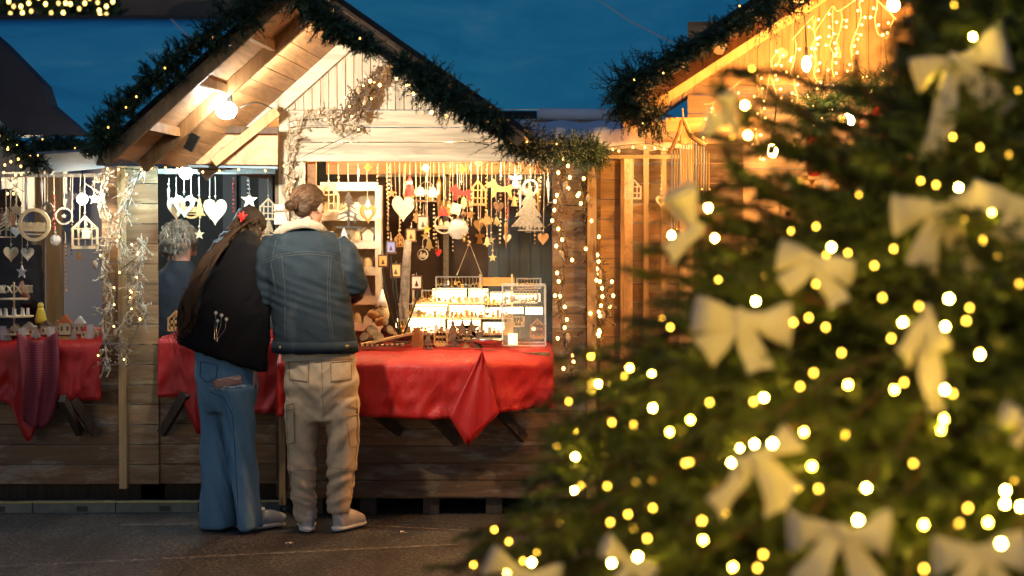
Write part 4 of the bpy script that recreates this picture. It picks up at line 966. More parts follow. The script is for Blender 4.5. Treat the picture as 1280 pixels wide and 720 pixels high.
def plate(g, pts, c, h, th=.006, w=1.0, rotz=0, hole=None):
    """cut-out shape; with hole it becomes a rim of that relative inner size"""
    cs, sn = math.cos(rotz), math.sin(rotz); q = lambda x, z, y=0: V(c)+V((x*h*w*cs-y*sn, x*h*w*sn+y*cs, z*h))
    if hole is None: g.prism([q(x,z,-th/2) for x,z in pts], V((-sn*th, cs*th, 0)))
    else:
        n = len(pts)
        for k in range(n):
            a, b_ = pts[k], pts[(k+1)%n]; g.prism([q(*a,-th/2), q(*b_,-th/2), q(b_[0]*hole,b_[1]*hole,-th/2), q(a[0]*hole,a[1]*hole,-th/2)], V((-sn*th, cs*th, 0)), r=.5)
def house_cut(g, c, h, th=.008, w=1.0):
    """openwork wooden house: frame, floors, window crosses"""
    plate(g, [(-.4,-.5),(.4,-.5),(.4,.1),(0,.5),(-.4,.1)], c, h, th, w, 0, .82)
    X = lambda x, z: V(c)+V((x*h*w, 0, z*h))
    for a, b_ in (((-.4,.1),(.4,.1)), ((0,-.5),(0,.48)), ((-.4,-.2),(.4,-.2)), ((-.2,-.5),(-.2,.25)), ((.2,-.5),(.2,.25))): g.bar(X(*a)-V((0,.001,0)), X(*b_)-V((0,.001,0)), th*.8, h*.035, up=V((0,1,0)))
def ornament(kind, px, py, hpx, D, top, mat, label, cat=None, name=None, w=1.0, rot=0, group=None):
    """something hanging on a string from pixel row `top` to centre (px,py)"""
    h = hpx/sc(D); c = P(px, py, D); tp = P(px, top, D); tp.x = c.x+random.uniform(-.004,.004)
    nm = name or {'heart':'wooden_heart','rim_heart':'wooden_heart','tree':'wooden_tree','cut_tree':'wooden_tree','star':'wooden_star','house':'wooden_house','cut_house':'wooden_house','maple':'wooden_leaf','bell':'hanging_bell','angel':'wooden_angel','horse':'rocking_horse','ring':'ornament_ring','ball':'glass_ball','lantern':'tea_light_lantern','icicle':'glass_icicle','chain':'bead_string','disc':'round_scene'}[kind]
    t = thing(nm, label, cat or 'ornament', tp, group); g = G(); body = nm.split('_')[-1]; z1 = c.z+h*.5; bodyn = 'body'
    if kind in SH: plate(g, SH[kind](), c, h, .007, w, rot); bodyn = 'cutout'
    elif kind == 'rim_heart':
        plate(g, heart_pts(), c, h, .008, w, rot, .55); bodyn = 'rim'
    elif kind == 'cut_tree':
        bodyn = 'cutout'
        for k in range(5): q = (k+.5)/5; zz = c.z+h*(.42-q*.75); g.bar(V((c.x-h*.06-h*.3*q*w, c.y, zz-.01)), V((c.x, c.y, zz+h*.1)), .007, h*.05, up=V((0,1,0))); g.bar(V((c.x+h*.06+h*.3*q*w, c.y, zz-.01)), V((c.x, c.y, zz+h*.1)), .007, h*.05, up=V((0,1,0)))
        g.box((c.x, c.y, c.z), (h*.06,.006,h*.95)); g.box((c.x, c.y, c.z-h*.48), (h*.7*w,.02,h*.05))
        for k in range(7): a = random.uniform(-.3,.3); zz = random.uniform(-.4,.2); plate(g, star_pts(), V((c.x+a*h*(.3-zz)*1.4, c.y-.005, c.z+zz*h)), h*.13, .004)
    elif kind == 'cut_house': house_cut(g, c, h, .008, w); bodyn = 'cutout'
    elif kind == 'ring':
        n = 24; pts = [(.5*math.cos(2*PI*k/n), .5*math.sin(2*PI*k/n)) for k in range(n)]; plate(g, pts, c, h, .012, w, rot, .8 if w > .9 else .72); bodyn = 'rim'
    elif kind == 'disc':
        n = 24; pts = [(.5*math.cos(2*PI*k/n), .5*math.sin(2*PI*k/n)) for k in range(n)]; plate(g, pts, c, h, .012, w, rot, .86); bodyn = 'rim'
    elif kind == 'ball': g.ball(c, h*.5, h*.5, h*.5, 18, 12); bodyn = 'ball'
    elif kind == 'icicle': g.lathe(c, [(.001,-h*.5),(h*.03,-h*.2),(h*.05,.1*h),(h*.07,.35*h),(h*.02,.5*h)], 8); bodyn = 'icicle'
    elif kind == 'chain':
        bodyn = 'beads'; n = max(4, int(h/.022))
        for k in range(n): g.ball(c+V((0,0,h*(.5-(k+.5)/n))), .0065*random.uniform(.6,1.3), n=6, m=4)
    elif kind == 'lantern':
        g.box(c-V((0,0,h*.5)), (h*.9,h*.9,.01)); g.box(c+V((0,0,h*.5)), (h*.8,h*.8,.008)); bodyn = 'frame'
        for a in (-1,1):
            for b_ in (-1,1): g.box(c+V((a*h*.38,b_*h*.38,0)), (.006,.006,h))
    g.build(bodyn, mat, t, smooth=kind in ('ball','icicle','chain'))
    if kind in ('ring','disc'):                           # small scene inside
        s_ = G()
        if kind == 'disc': s_.box(c-V((0,0,h*.12)), (h*.8*w,.02,.006)); plate(s_, tree_pts(), c+V((-h*.15*w,0,h*.08)), h*.4, .006); plate(s_, house_pts(), c+V((h*.14*w,0,h*.02)), h*.3, .006); s_.bar(c-V((h*.45*w,0,h*.2)), c+V((h*.45*w,0,-h*.2)), .012, h*.1, up=V((0,1,0)))
        else:
            if hpx > 24: 
                for k in range(7): plate(s_, tree_pts() if k%2 else house_pts(), c+V((h*(-.32+k*.105)*w,0,-h*.03)), h*.24, .006)
                s_.box(c-V((0,0,h*.17)), (h*.86*w,.008,h*.05)); s_.box(c-V((0,0,h*.28)), (h*.7*w,.008,h*.04))
            else: plate(s_, star_pts(), c, h*.35, .006)
        s_.build('scene', mat, t)
    if kind == 'lantern':
        s_ = G(); s_.box(c, (h*.66,h*.66,h*.86)); s_.build('glowing_shade', ornament.shade or 'shade_amber', t)
        s_ = G(); plate(s_, tree_pts(), c+V((0,-h*.345,-h*.1)), h*.5, .003); s_.build('silhouette', 'barkwood', t)
    if kind == 'ball': s_ = G(); s_.lathe(c+V((0,0,h*.5-.004)), [(.008,0),(.008,.012),(.003,.016)], 8); s_.build('cap', 'gold', t); s_ = G(); plate(s_, star_pts(6,.35), c, h*.55, .003); s_.build('star', 'silver', t)
    s_ = G(); s_.tube([tp, V((c.x, c.y, z1-.004))], .0022, 4); 
    if c.z+h*.5+.03 < tp.z: s_.ball(V((c.x, c.y-.003, z1+.012)), .007, n=6, m=4)
    s_.build('string', 'string', t)
    if kind not in ('horse','lantern'): t.rotation_euler = (0, random.uniform(-.03,.03), random.uniform(-.65,.65))
    return t, c, h
ornament.shade = None
def sh_mat(n, c, s): m = emit(n, c, s); return m
M['shade_amber'] = emit('shade_amber', (1,.42,.08), .75); M['shade_blue'] = emit('shade_blue', (.03,.30,.75), .6); M['shade_pink'] = emit('shade_pale', (1,.55,.3), .9)
for k in ('shade_amber','shade_blue','shade_pink'): M[k].node_tree.nodes['Principled BSDF'].inputs['Base Color'].default_value = (.35,.2,.1,1)
M['paleheart'] = plain('pale_poplar', (.70,.60,.42), .6, nz=.06)
O = ornament; random.seed(21); DA = 10.95; TA = 205
HG = 'ornaments hanging in the window of the whitewashed hut'
def W(*a, **k): k.setdefault('group', HG); return O(*a, **k)
W('cut_house', 411, 247, 36, DA+.03, TA, 'palewood', 'pale openwork wooden house hanging just right of the hair of the man')
W('cut_tree', 436, 262, 46, DA, TA, 'silver', 'silvery openwork tree hanging before the white shelf unit')
W('rim_heart', 459, 268, 24, DA-.02, TA, 'cutwood', 'small wooden heart with a cut-out middle before the white shelf unit')
t_, c_, h_ = W('chain', 483, 255, 62, DA, TA, 'gold', 'golden bead string hanging between the shelf unit and the big plain heart')
W('chain', 487, 250, 74, DA+.03, TA, 'silver', 'silver bead string hanging just behind a golden one, left of the big plain heart')
W('heart', 505, 261, 33, DA-.03, TA, 'paleheart', 'big plain yellow wooden heart hanging in the window beside a small red figure')
g = G(); c0 = P(512,235,DA); g.lathe(c0, [(.03,-.045),(.028,-.01),(.018,.02)], 10); t = thing('santa_figure', 'small red and white hanging santa figure above the big yellow heart', 'ornament', P(512,TA,DA), HG); g.build('coat', 'redpaint', t); g = G(); g.ball(c0+V((0,0,.03)), .018); g.build('head', 'whitepaint', t); g = G(); g.lathe(c0+V((0,0,.038)), [(.017,0),(.010,.02),(.001,.036)], 8); g.build('hat', 'redpaint', t); g = G(); g.tube([c0+V((0,0,.07)), P(512,TA,DA)], .002, 4); g.build('string', 'string', t)
t = thing('hoop_ornament', 'wire hoop with yellow wooden leaves above a little wooden floor, centre of the window', 'ornament', P(533,TA,DA), HG); c0 = P(533,248,DA)
g = G(); g.tube([c0+V((.058*math.cos(a), 0, .095*math.sin(a))) for a in [PI*k/16 for k in range(17)]], .003, 5); g.build('hoop', 'silver', t)
g = G(); plate(g, maple_pts(), c0+V((-.035,0,.035)), .085, .006); plate(g, maple_pts(), c0+V((.035,-.004,.03)), .085, .006); g.build('leaves', 'paleheart', t)
g = G(); g.box(c0-V((0,0,.015)), (.14,.04,.01)); g.build('floor', 'barkwood', t); g = G(); g.tube([c0+V((0,0,.095)), P(533,TA,DA)], .002, 4); g.build('string', 'string', t)
W('disc', 554, 280, 25, DA-.03, TA, 'palewood', 'round wooden scene with tiny red figure, hanging below the centre of the window')
g = G(); c0 = P(554,263,DA-.04); plate(g, [(-.5,-.5),(.5,-.5),(.3,.1),(0,.5),(-.3,.1)], c0, .06); single('wooden_angel', g, 'redribbon', 'tiny dark red angel hanging above the round wooden scene', 'ornament', HG)
W('ball', 571, 286, 27, DA-.02, TA, 'ballglass', 'clear glass ball with a silver star inside')
O('horse', 577, 242, 24, DA-.05, TA, 'redpaint', 'bright red rocking horse hanging in the window', 'ornament', group=HG, w=1.25)
g = G(); q = Matrix.Rotation(.3,3,'Y'); g.box(P(570,261,DA-.06), (.055,.006,.06), q); single('gift_tag', g, 'paleheart', 'pale square wooden tag just below the red rocking horse', 'tag', HG)
g = G(); g.tube([P(578,250,DA-.05), P(580,300,DA-.05)], .002, 4); g2 = G()
t = thing('bead_string', 'dark ball and bell-shaped beads on a cord below the red rocking horse', 'ornament', P(580,252,DA-.05), HG); g.build('string', 'string', t); g2.ball(P(579,268,DA-.05), .018); g2.build('ball', 'barkwood', t); g2 = G()
for y in (280,287,294,300): g2.ball(P(580,y,DA-.05), .008, .008, .012)
g2.build('beads', 'gold', t)
W('cut_house', 598, 241, 32, DA, TA, 'cutwood', 'orange gingerbread house cut-out hanging right of the red rocking horse', w=.95)
W('chain', 608, 250, 70, DA-.02, TA, 'cutwood', 'string of small wooden shapes left of the plain wooden rocking horse')
W('maple', 609, 276, 17, DA-.05, 262, 'cutwood', 'small orange wooden leaf low on a cord, above a little bell')
W('bell', 609, 302, 13, DA-.05, 284, 'gold', 'small golden bell at the end of a cord, right of the centre')
O('horse', 626, 237, 28, DA-.02, TA, 'cutwood', 'plain wooden rocking horse hanging in the window', 'ornament', group=HG, w=1.3)
W('heart', 623, 259, 14, DA-.04, 250, 'barkwood', 'small dark heart hanging below the plain wooden rocking horse', w=1.2)
W('chain', 626, 285, 42, DA-.04, 266, 'palewood', 'pale wooden beads dangling below the small dark heart')
W('chain', 636, 240, 66, DA+.02, TA, 'redribbon', 'dark red cord with beads right of the plain wooden rocking horse')
W('ring', 663, 234, 20, DA-.02, TA, 'whitepaint', 'white ring with a star hanging before the blue-grey slats')
W('tree', 662, 262, 58, DA-.05, 226, 'greywood', 'grey wooden tree with little animals hanging below the white ring', w=1.0)
g = G(); c0 = P(662,283,DA-.06)
for k in range(6): g.box(c0+V((-.055+k*.022,0,0)), (.010,.006,random.uniform(.02,.04)))
g.box(c0-V((0,0,.022)), (.135,.03,.007)); single('wooden_scene', g, 'greywood', 'row of tiny grey wooden animals at the foot of the hanging grey tree', 'ornament', HG)
W('bell', 536, 306, 15, DA-.02, 285, 'gold', 'golden bell hanging under the wire hoop'); W('star', 535, 287, 14, DA-.02, TA, 'gold', 'small golden star hanging under the wire hoop')
for (x, y, m_) in ((460,209,'gold'),(532,210,'paleheart'),(598,204,'cutwood'),(578,212,'gold')):
    g = G(); q = Matrix.Rotation(.7,3,'Y'); g.box(P(x,y,DA-.06), (.035,.004,.035), q); single('price_tag', g, m_, 'small square tag at the top of the window, above the %s' % {460:'small cut-out heart',532:'wire hoop',598:'gingerbread house',578:'red rocking horse'}[x], 'tag', 'tags at the top of the window')
for (x, y, s_, shd, lab, top) in ((514,294,15,'shade_amber','amber tea-light lantern hanging under the big yellow heart',278),(489,309,14,'shade_blue','blue tea-light lantern with a winter scene, left of the centre',290),(479,326,14,'shade_amber','dark orange lantern standing on the branched holder, lowest at the left',None),(495,338,16,'shade_amber','bright amber lantern right of the dark orange one',None),(521,353,16,'shade_pink','pale lantern with a dark blue figure, above the display panels',None),(529,279,17,'shade_pink','pale lantern inside the hanging wooden frame under the hoop',255)):
    ornament.shade = shd; O('lantern', x, y, s_, DA+.15 if top is None else DA+.02, top or y-12, 'barkwood', lab, 'lantern', group='little glowing lanterns in the window')
ornament.shade = None
t = thing('lantern_holder', 'dark branched metal holder carrying little lanterns at the left of the counter', 'candle holder', P(495,430,10.66))
g = G(); b0 = P(502,425,10.66)
for (x, y) in ((479,334),(495,347),(521,362),(489,320)): g.tube(catmull([b0, P((502*1+x)/2,400,10.66), P(x,y+10,10.65), P(x,y,10.65)], 4), .0055, 5); g.build('arms', 'black', t) if False else None
g.lathe(b0-V((0,0,.02)), [(.05,0),(.05,.008),(.01,.012)], 12); g.build('branches', 'black', t)
g = G(); g.tube([P(504,430,10.9), P(505,380,10.9), P(508,330,10.9), P(510,300,10.9)], [.03,.028,.024,.02], 12); single('birch_log', g, 'birch', 'upright birch trunk rising behind the little lanterns', 'log', None, True)
# white shelf unit with small ornaments
t = thing('shelf_unit', 'white open shelf unit inside the window, right of the man', 'shelf', P(452,428,11.3)); g = G(); d = 11.3
for x in (400,474): g.box(P(x,330,d), (.035,.16,.92))
g.build('side_panel', 'whitepaint', t)
for y in (236,273,308,341,377,410): g = G(); a, b_ = P(402,y,d), P(474,y,d); g.box((a+b_)/2, (b_.x-a.x, .16, .026)); g.box((a+b_)/2+V((0,-.082,.012)), (b_.x-a.x, .008, .05)); g.build('shelf', 'whitepaint', t)
g = G(); g.box(P(437,330,d+.085), (.34,.008,.9)); g.build('back_panel', 'palewood', t)
k_ = 0; rn = ['lowest','second lowest','third','fourth','fifth']
for ri, y in enumerate((410,377,341,308,273)):
    for ci, x in enumerate((414,430,446,460)):
        c0 = P(x, y-4, d-.05); kd = (ri+ci)%3; g = G(); hh = random.uniform(.06,.09)
        if kd == 0: plate(g, house_pts(), c0+V((0,0,hh/2)), hh, .03); lab = 'tiny white house'; nm = 'toy_house'; mm = 'whitepaint'
        elif kd == 1: plate(g, tree_pts(), c0+V((0,0,hh/2)), hh*1.1, .015); lab = 'tiny silver tree'; nm = 'toy_tree'; mm = 'silver'
        else: g.lathe(c0, [(.022,0),(.03,.02),(.024,.05),(.012,.07)], 10); lab = 'small pale pot'; nm = 'pot'; mm = 'palewood'
        single(nm, g, mm, '%s on the %s shelf of the white unit, %s from the left' % (lab, rn[ri], ['first','second','third','fourth'][ci]), 'ornament', 'small ornaments on the white shelf unit')
for (k_, x, y, h, D, tp, mt_, lb) in (('icicle',448,222,26,DA+.05,TA,'ballglass','clear glass drop hanging before the white shelf unit'),('star',423,232,15,DA+.04,TA,'palewood','small pale star hanging above the silvery openwork tree'),('chain',472,238,50,DA+.04,TA,'palewood','pale bead string at the right edge of the white shelf unit'),
  ('bell',519,272,13,DA+.05,TA,'cutwood','small wooden bell behind the big yellow heart'),('chain',545,300,30,DA+.04,270,'gold','golden beads dangling above the display panels'),('chain',588,240,54,DA+.04,TA,'redribbon','red cord between the red rocking horse and the gingerbread house'),('star',589,268,14,DA+.03,TA,'cutwood','small orange star between the glass ball and the wooden leaf'),
  ('cut_house',500,300,18,DA+.12,TA,'cutwood','small dark house frame hanging between the lanterns'),('chain',563,236,52,DA+.05,TA,'gold','golden bead string left of the red rocking horse'),('heart',548,316,10,DA+.03,300,'redpaint','tiny red heart low under the round wooden scene'),('angel',644,226,20,DA+.05,TA,'silver','silver angel between the plain rocking horse and the white ring'),
  ('icicle',650,250,40,DA+.06,TA,'ballglass','long glass icicle just left of the grey wooden tree'),('icicle',685,240,36,DA+.03,TA,'ballglass','long glass icicle at the right window edge'),('chain',676,232,44,DA+.05,TA,'palewood','pale bead string right of the white ring'),('disc',529,318,14,DA+.05,300,'palewood','tiny round scene hanging low over the display'),('star',616,322,12,DA,305,'gold','tiny golden star low under the little bell')):
    W(k_, x, y, h, D, tp, mt_, lb)
random.seed(61)
for i in range(34):                                         # crowded second row further inside
    x = 484+i*5.9+random.uniform(-2,2); y = random.uniform(238,300); kd = ('chain','star','bell','chain','icicle','heart','angel')[i%7]
    W(kd, x, y, random.uniform(26,60) if kd in ('chain','icicle') else random.uniform(11,17), DA+.22+random.uniform(-.04,.06), TA-2, ('gold','cutwood','paleheart','gold')[i%4],
      {'chain':'string of small golden beads','star':'small golden star','bell':'small golden bell','icicle':'slim golden drop','heart':'little golden heart','angel':'little golden angel'}[kd]+' in the crowded back row of the centre window', group='golden trinkets in the back row of the centre window: '+kd)
# ---- jewellery display -------------------------------------------------
t = thing('jewellery_stand', 'three-tier display of white panels with painted-in glow in the middle of the counter', 'display stand', P(580,430,10.95))
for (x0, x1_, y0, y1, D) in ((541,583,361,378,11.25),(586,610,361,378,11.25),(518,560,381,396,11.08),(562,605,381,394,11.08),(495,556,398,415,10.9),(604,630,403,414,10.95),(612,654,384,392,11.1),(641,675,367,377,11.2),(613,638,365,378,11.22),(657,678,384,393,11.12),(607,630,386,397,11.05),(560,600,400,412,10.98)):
    a, b_ = P(x0,y1,D), P(x1_,y0,D); g = G(); g.box((a+b_)/2, (b_.x-a.x, .012, b_.z-a.z)); g.build('painted_glow_card', 'painted_glow', t)
for (x0, x1_, y, D) in ((515,640,379,11.2),(505,640,397,11.03),(492,640,417,10.86)):
    a, b_ = P(x0,y,D), P(x1_,y,D); g = G(); g.box((a+b_)/2+V((0,.03,0)), (b_.x-a.x,.16,.012)); g.build('shelf', 'palewood', t)
for x in (516,600,640): g = G(); g.box((P(x,0,11.25).x, 11.26, 1.1), (.012,.02,.44)); g.build('upright', 'palewood', t)
random.seed(77)
for (x0, x1_, y, D) in ((516,640,379,11.13),(506,640,397,10.96),(493,640,417,10.79)):
    x = x0
    while x < x1_:
        w_ = random.uniform(2.5,6); h_ = random.uniform(4,9); kd = random.random(); g = G(); c0 = P(x+w_/2, y-1, D-random.uniform(0,.05)); s_ = sc(D)
        if kd < .45: g.box(c0+V((0,0,h_/s_/2)), (w_/s_,.012,h_/s_), Matrix.Rotation(random.uniform(-.2,.2),3,'Z')); g.build('jewellery_card', random.choice(('palewood','cutwood','gold','whitepaint')), t)
        elif kd < .75: g.lathe(c0, [(.010,0),(.012,.01),(.004,.02),(.009,.03)], 8); g.build('ring_holder', 'gold', t)
        else: plate(g, random.choice((star_pts(), tree_pts(), heart_pts(), bell_pts())), c0+V((0,0,h_/s_/2)), h_/s_, .01); g.build('charm', random.choice(('cutwood','gold','barkwood')), t)
        x += w_+random.uniform(1,4)
def rackrow(label, x0, x1_, y0, y1, D, n, m='gold'):
    t = thing('jewellery_rack', label, 'jewellery rack', P((x0+x1_)/2,y1,D)); g = G(); a, b_ = P(x0,y0,D), P(x1_,y0,D); g.tube([a,b_], .004, 5)
    g.tube([a, P(x0,y1,D)], .004, 5); g.tube([b_, P(x1_,y1,D)], .004, 5); g.tube([P(x0,y1,D), P(x1_,y1,D)], .004, 5); g.build('frame', 'silver', t)
    for k in range(n):
        c = a.lerp(b_, (k+.5)/n); l = (a.z-P(x0,y1,D).z)*random.uniform(.5,.85); g = G(); g.tube([c+V((-.003,-.004,0)), c-V((-.002,.004,l*.5)), c-V((0,.004,l))], .0015, 4)
        q = random.random()
        if q < .4: n_ = 10; g.tube([c-V((0,.004,l))+V((.011*math.cos(2*PI*j/n_), 0, .014*math.sin(2*PI*j/n_)-.008)) for j in range(n_+1)], .002, 4)
        elif q < .7: g.ball(c-V((0,.004,l)), .009,.005,.012)
        else: plate(g, star_pts(), c-V((0,.006,l+.005)), .026, .003)
        g.build('pendant', m if random.random() < .7 else 'silver', t)
rackrow('rack of golden pendants standing on top of the brightest display, centre', 545, 602, 346, 360, 11.2, 13)
rackrow('rack of hanging earrings at the right, on top of the clear acrylic box', 646, 676, 348, 360, 10.95, 8)
rackrow('rack of earrings left of the upper bright panel', 527, 545, 363, 378, 11.0, 5)
rackrow('rack of earrings before the middle bright panel, left end', 497, 519, 380, 396, 10.95, 6)
rackrow('rack of earrings right of the middle bright panels', 560, 606, 381, 397, 10.92, 10)
rackrow('rack of rings inside the acrylic box, upper row', 632, 672, 363, 378, 11.05, 10)
rackrow('rack of chains hanging before the right bright panel', 606, 632, 366, 384, 11.0, 7)
rackrow('rack of chains low inside the acrylic box', 628, 655, 396, 408, 10.95, 7)
rackrow('rack of little charms hanging across the front of the upper left bright panel', 543, 582, 362, 376, 11.18, 9)
rackrow('rack of charms across the front of the upper right bright panel', 587, 609, 362, 376, 11.18, 6)
rackrow('rack of chains across the front of the middle left bright panel', 520, 559, 383, 395, 11.0, 9)
rackrow('rack of chains across the front of the lowest bright panel', 498, 552, 400, 414, 10.84, 12)
rackrow('rack of rings before the small bright panel inside the acrylic box', 643, 673, 368, 376, 11.1, 7)
g = G(); g.box(P(622,352,11.3), (.20,.02,.05)); single('wooden_sign', g, 'cutwood', 'blank orange wooden board behind the acrylic box', 'board')
t = thing('rope_hanger', 'thin rope forming a triangle above the pendants', 'rope', P(587,304,11.3)); g = G(); g.tube([P(571,344,11.3), P(587,304,11.3), P(603,346,11.3)], .003, 4); g.build('rope', 'string', t)
g = G(); g.ball(P(587,303,11.3), .008); g.build('knot', 'string', t)
t = thing('acrylic_box', 'clear acrylic display box at the right end of the counter', 'display box', P(655,432,10.75)); d0, d1 = 10.66, 10.95
a, b_ = P(628,432,d0), P(682,357,d0)
for (c0, s_) in ((((a.x+b_.x)/2,d0,(a.z+b_.z)/2),(b_.x-a.x,.006,b_.z-a.z)), ((a.x,(d0+d1)/2,(a.z+b_.z)/2),(.006,d1-d0,b_.z-a.z)), ((b_.x,(d0+d1)/2,(a.z+b_.z)/2),(.006,d1-d0,b_.z-a.z))):
    g = G(); g.box(c0, s_); g.build('pane', 'acrylic', t)
g = G(); w_ = .007
for x in (a.x, b_.x):
    for y in (d0-.004, d1): g.box((x, y, (a.z+b_.z)/2), (w_,w_,b_.z-a.z+.004))
for z in (a.z, b_.z):
    for y in (d0-.004, d1): g.box(((a.x+b_.x)/2, y, z), (b_.x-a.x-.008, w_, w_))
g.build('edges', 'whitepaint', t)
# small figures in front
random.seed(31)
figs = [('house',522,420,24,'bark steep-roofed toy house at the left of the front row','cutwood'),('tree',535,424,20,'brown toy tree right of the steep-roofed toy house','barkwood'),('cut_house',551,420,22,'small openwork house in the front row','cutwood'),('tree',566,415,32,'tall thin brown toy tree left of the star arch','barkwood'),('star',578,411,26,'dark wooden star figure, left one of a pair','barkwood'),('star',589,411,28,'dark wooden star figure, right one of a pair','barkwood'),('angel',597,422,22,'small brown angel right of the dark stars','barkwood'),('tree',572,424,16,'short brown toy tree under the left dark star','barkwood'),('angel',583,426,14,'tiny angel between the two dark stars','cutwood'),('house',636,408,18,'golden arch house inside the acrylic box','gold'),('cut_house',672,410,24,'orange openwork house at the right inside the acrylic box','cutwood')]
for (kd, x, y, hp_, lab, mm) in figs:
    D = 10.64 if x < 610 else 10.8; g = G(); h = hp_/sc(D); c0 = P(x, y, D)
    if kd == 'cut_house': house_cut(g, c0, h, .02)
    else: plate(g, SH[kd](), c0, h, .014, .8)
    g.box((c0.x, c0.y, c0.z-h/2-.004), (h*.6,.05,.008)); single('toy_'+kd.replace('cut_',''), g, mm, lab, 'figure', 'little wooden figures on the jewellery counter')
t = thing('candle_glass', 'square frosted candle glass glowing in front of the acrylic box', 'candle glass', P(641,432,10.6)); g = G(); g.box(P(641,424,10.6), (.05,.05,.06)); g.build('glass', 'candle', t); g = G(); g.box(P(641,431.5,10.6), (.056,.056,.006)); g.build('base', 'palewood', t)
g = G(); g.ball(P(667,411,10.8), .012); single('bead_light', g, 'candle', 'tiny glowing round light in the acrylic box', 'light', None, True)
g = G(); g.lathe(P(609,431,10.6), [(.03,0),(.075,.02),(.085,.035),(.078,.036),(.03,.012)], 16); single('metal_bowl', g, 'silver', 'shallow silver dish left of the acrylic box', 'bowl', None, True)
# wood slices, ramp, gnome figures at the left of the counter
def slice_(x, y, D, r, tilt, lab, mm='barkwood', l=.05):
    t = thing('wood_slice', lab, 'wood slice', P(x,y,D), 'rustic wood pieces on the counter'); ax = V((math.sin(tilt), -.75, math.cos(tilt)*.6)).normalized(); g = G(); g.lathe(P(x,y,D), [(r,-l/2),(r*1.03,0),(r,l/2)], 14, axis=ax); g.build('bark', mm, t); g = G(); g.lathe(P(x,y,D)+ax*(l/2), [(r*.88,0),(r*.88,.003)], 14, axis=ax); g.build('cut_face', 'birch', t)
slice_(463,416,10.72,.036,.5,'biggest wood slice at the left of the counter, by the jacket of the man'); slice_(477,402,10.75,.024,1.2,'small round wood piece on top of the slices','cutwood',.06); slice_(458,424,10.66,.03,-.4,'low wood slice partly hidden by the jacket of the man'); slice_(484,414,10.74,.028,.9,'wood slice leaning at the right of the pile'); slice_(472,425,10.64,.034,.2,'flat bark-covered slice lowest in the pile')
t = thing('wooden_bird', 'round brown wooden bird perched on the wood slices', 'figure', P(466,395,10.72)); g = G(); g.ball(P(466,393,10.72), .032,.025,.026, 12, 8); g.build('body', 'cutwood', t, smooth=True); g = G(); g.ball(P(470,383,10.72), .018); g.lathe(P(474,382,10.72), [(.006,0),(.001,.02)], 6, axis=V((1,0,-.2))); g.build('head', 'barkwood', t, smooth=True)
t = thing('fabric_gnome', 'little cream gnome with pointed hat beside the lantern holder', 'figure', P(478,390,10.78)); g = G(); g.lathe(P(478,392,10.78), [(.035,-.03),(.04,0),(.03,.04)], 12); g.build('body', 'knit', t, smooth=True); g = G(); g.lathe(P(478,384,10.78), [(.034,0),(.018,.05),(.004,.10)], 12); g.build('hat', 'whitepaint', t, smooth=True); g = G(); g.ball(P(478,386,10.75), .008); g.build('nose', 'skin', t)
t = thing('wooden_ramp', 'long pale wooden ramp with dark stripes lying across the front of the counter', 'ramp', P(485,428,10.62)); g = G(); g.bar(P(450,431,10.58), P(519,416,10.66), .05, .012, up=V((0,0,1))); g.bar(P(447,434,10.55), P(505,431,10.55), .06, .014); g.build('planks', 'palewood', t); g = G()
for k in range(9): g.box(P(450+k*6.2,431.5,10.52)+V((0,0,.002)), (.012,.008,.016))
g.build('stripes', 'barkwood', t)
# ---- left bay hearts ------------------------------------------------------
DB = 10.86; HB = 'ornaments hanging in the recessed left stall'
for a in (('heart',220,261,30,DB,221,'palewood','wooden heart with rounded left side, leftmost hanging under the cool lamp',dict(w=.85)),('rim_heart',230,258,30,DB-.02,221,'greywood','openwork lace heart between two plain wooden ones',{}),('ring',239,260,27,DB,221,'cutwood','round openwork ornament right of the lace heart',{}),('tree',249,260,26,DB,221,'cutwood','slim brown openwork tree hanging right of the lace heart',dict(w=.8)),
          ('heart',270,265,34,DB-.02,221,'paleheart','largest pale wooden heart, hanging alone right of the lamp',{}),('heart',262,262,26,DB+.03,221,'cutwood','darker heart half hidden behind the largest pale one',dict(w=.7)),('chain',292,245,44,DB,222,'redribbon','red and brown bead string right of the largest pale heart',{}),('star',312,250,22,DB,222,'silver','silver star hanging above the red hair clip',{}),('chain',310,236,26,DB,222,'silver','short silver bead string above the red hair clip',{}),
          ('cut_house',336,261,28,DB-.03,222,'palewood','openwork wooden house hanging beside the white gable corner',{}),('cut_tree',336,284,20,DB-.02,276,'palewood','small openwork tree hanging below the openwork house by the white corner',{}),('star',249,293,14,DB,274,'palewood','small pale star dangling under the slim brown tree',{}),('icicle',211,248,30,DB,222,'ballglass','clear glass icicle at the far left of the hearts',{})):
    O(a[0], a[1], a[2], a[3], a[4], a[5], a[6], a[7], 'ornament', group=HB, **a[8])
g = G(); g.box(P(352,268,10.52), (.08,.01,.11)); single('paper_sign', g, 'whitepaint', 'small white paper card on the corner post left of the man', 'card')
g = G(); c0 = P(217,412,10.98); house_cut(g, P(220,401,11.0), .12, .02); single('toy_house', g, 'cutwood', 'wooden toy house on the left end of the middle counter by the pillar', 'figure')
g = G(); g.box(P(240,414,10.98), (.17,.05,.05)); single('gift_box', g, 'redpaint', 'flat red box on the middle counter left of the woman', 'box')
g = G(); g.box(P(348,420,11.0), (.06,.1,.05)); single('gift_box', g, 'redpaint', 'small red box on the counter between the woman and the man', 'box')
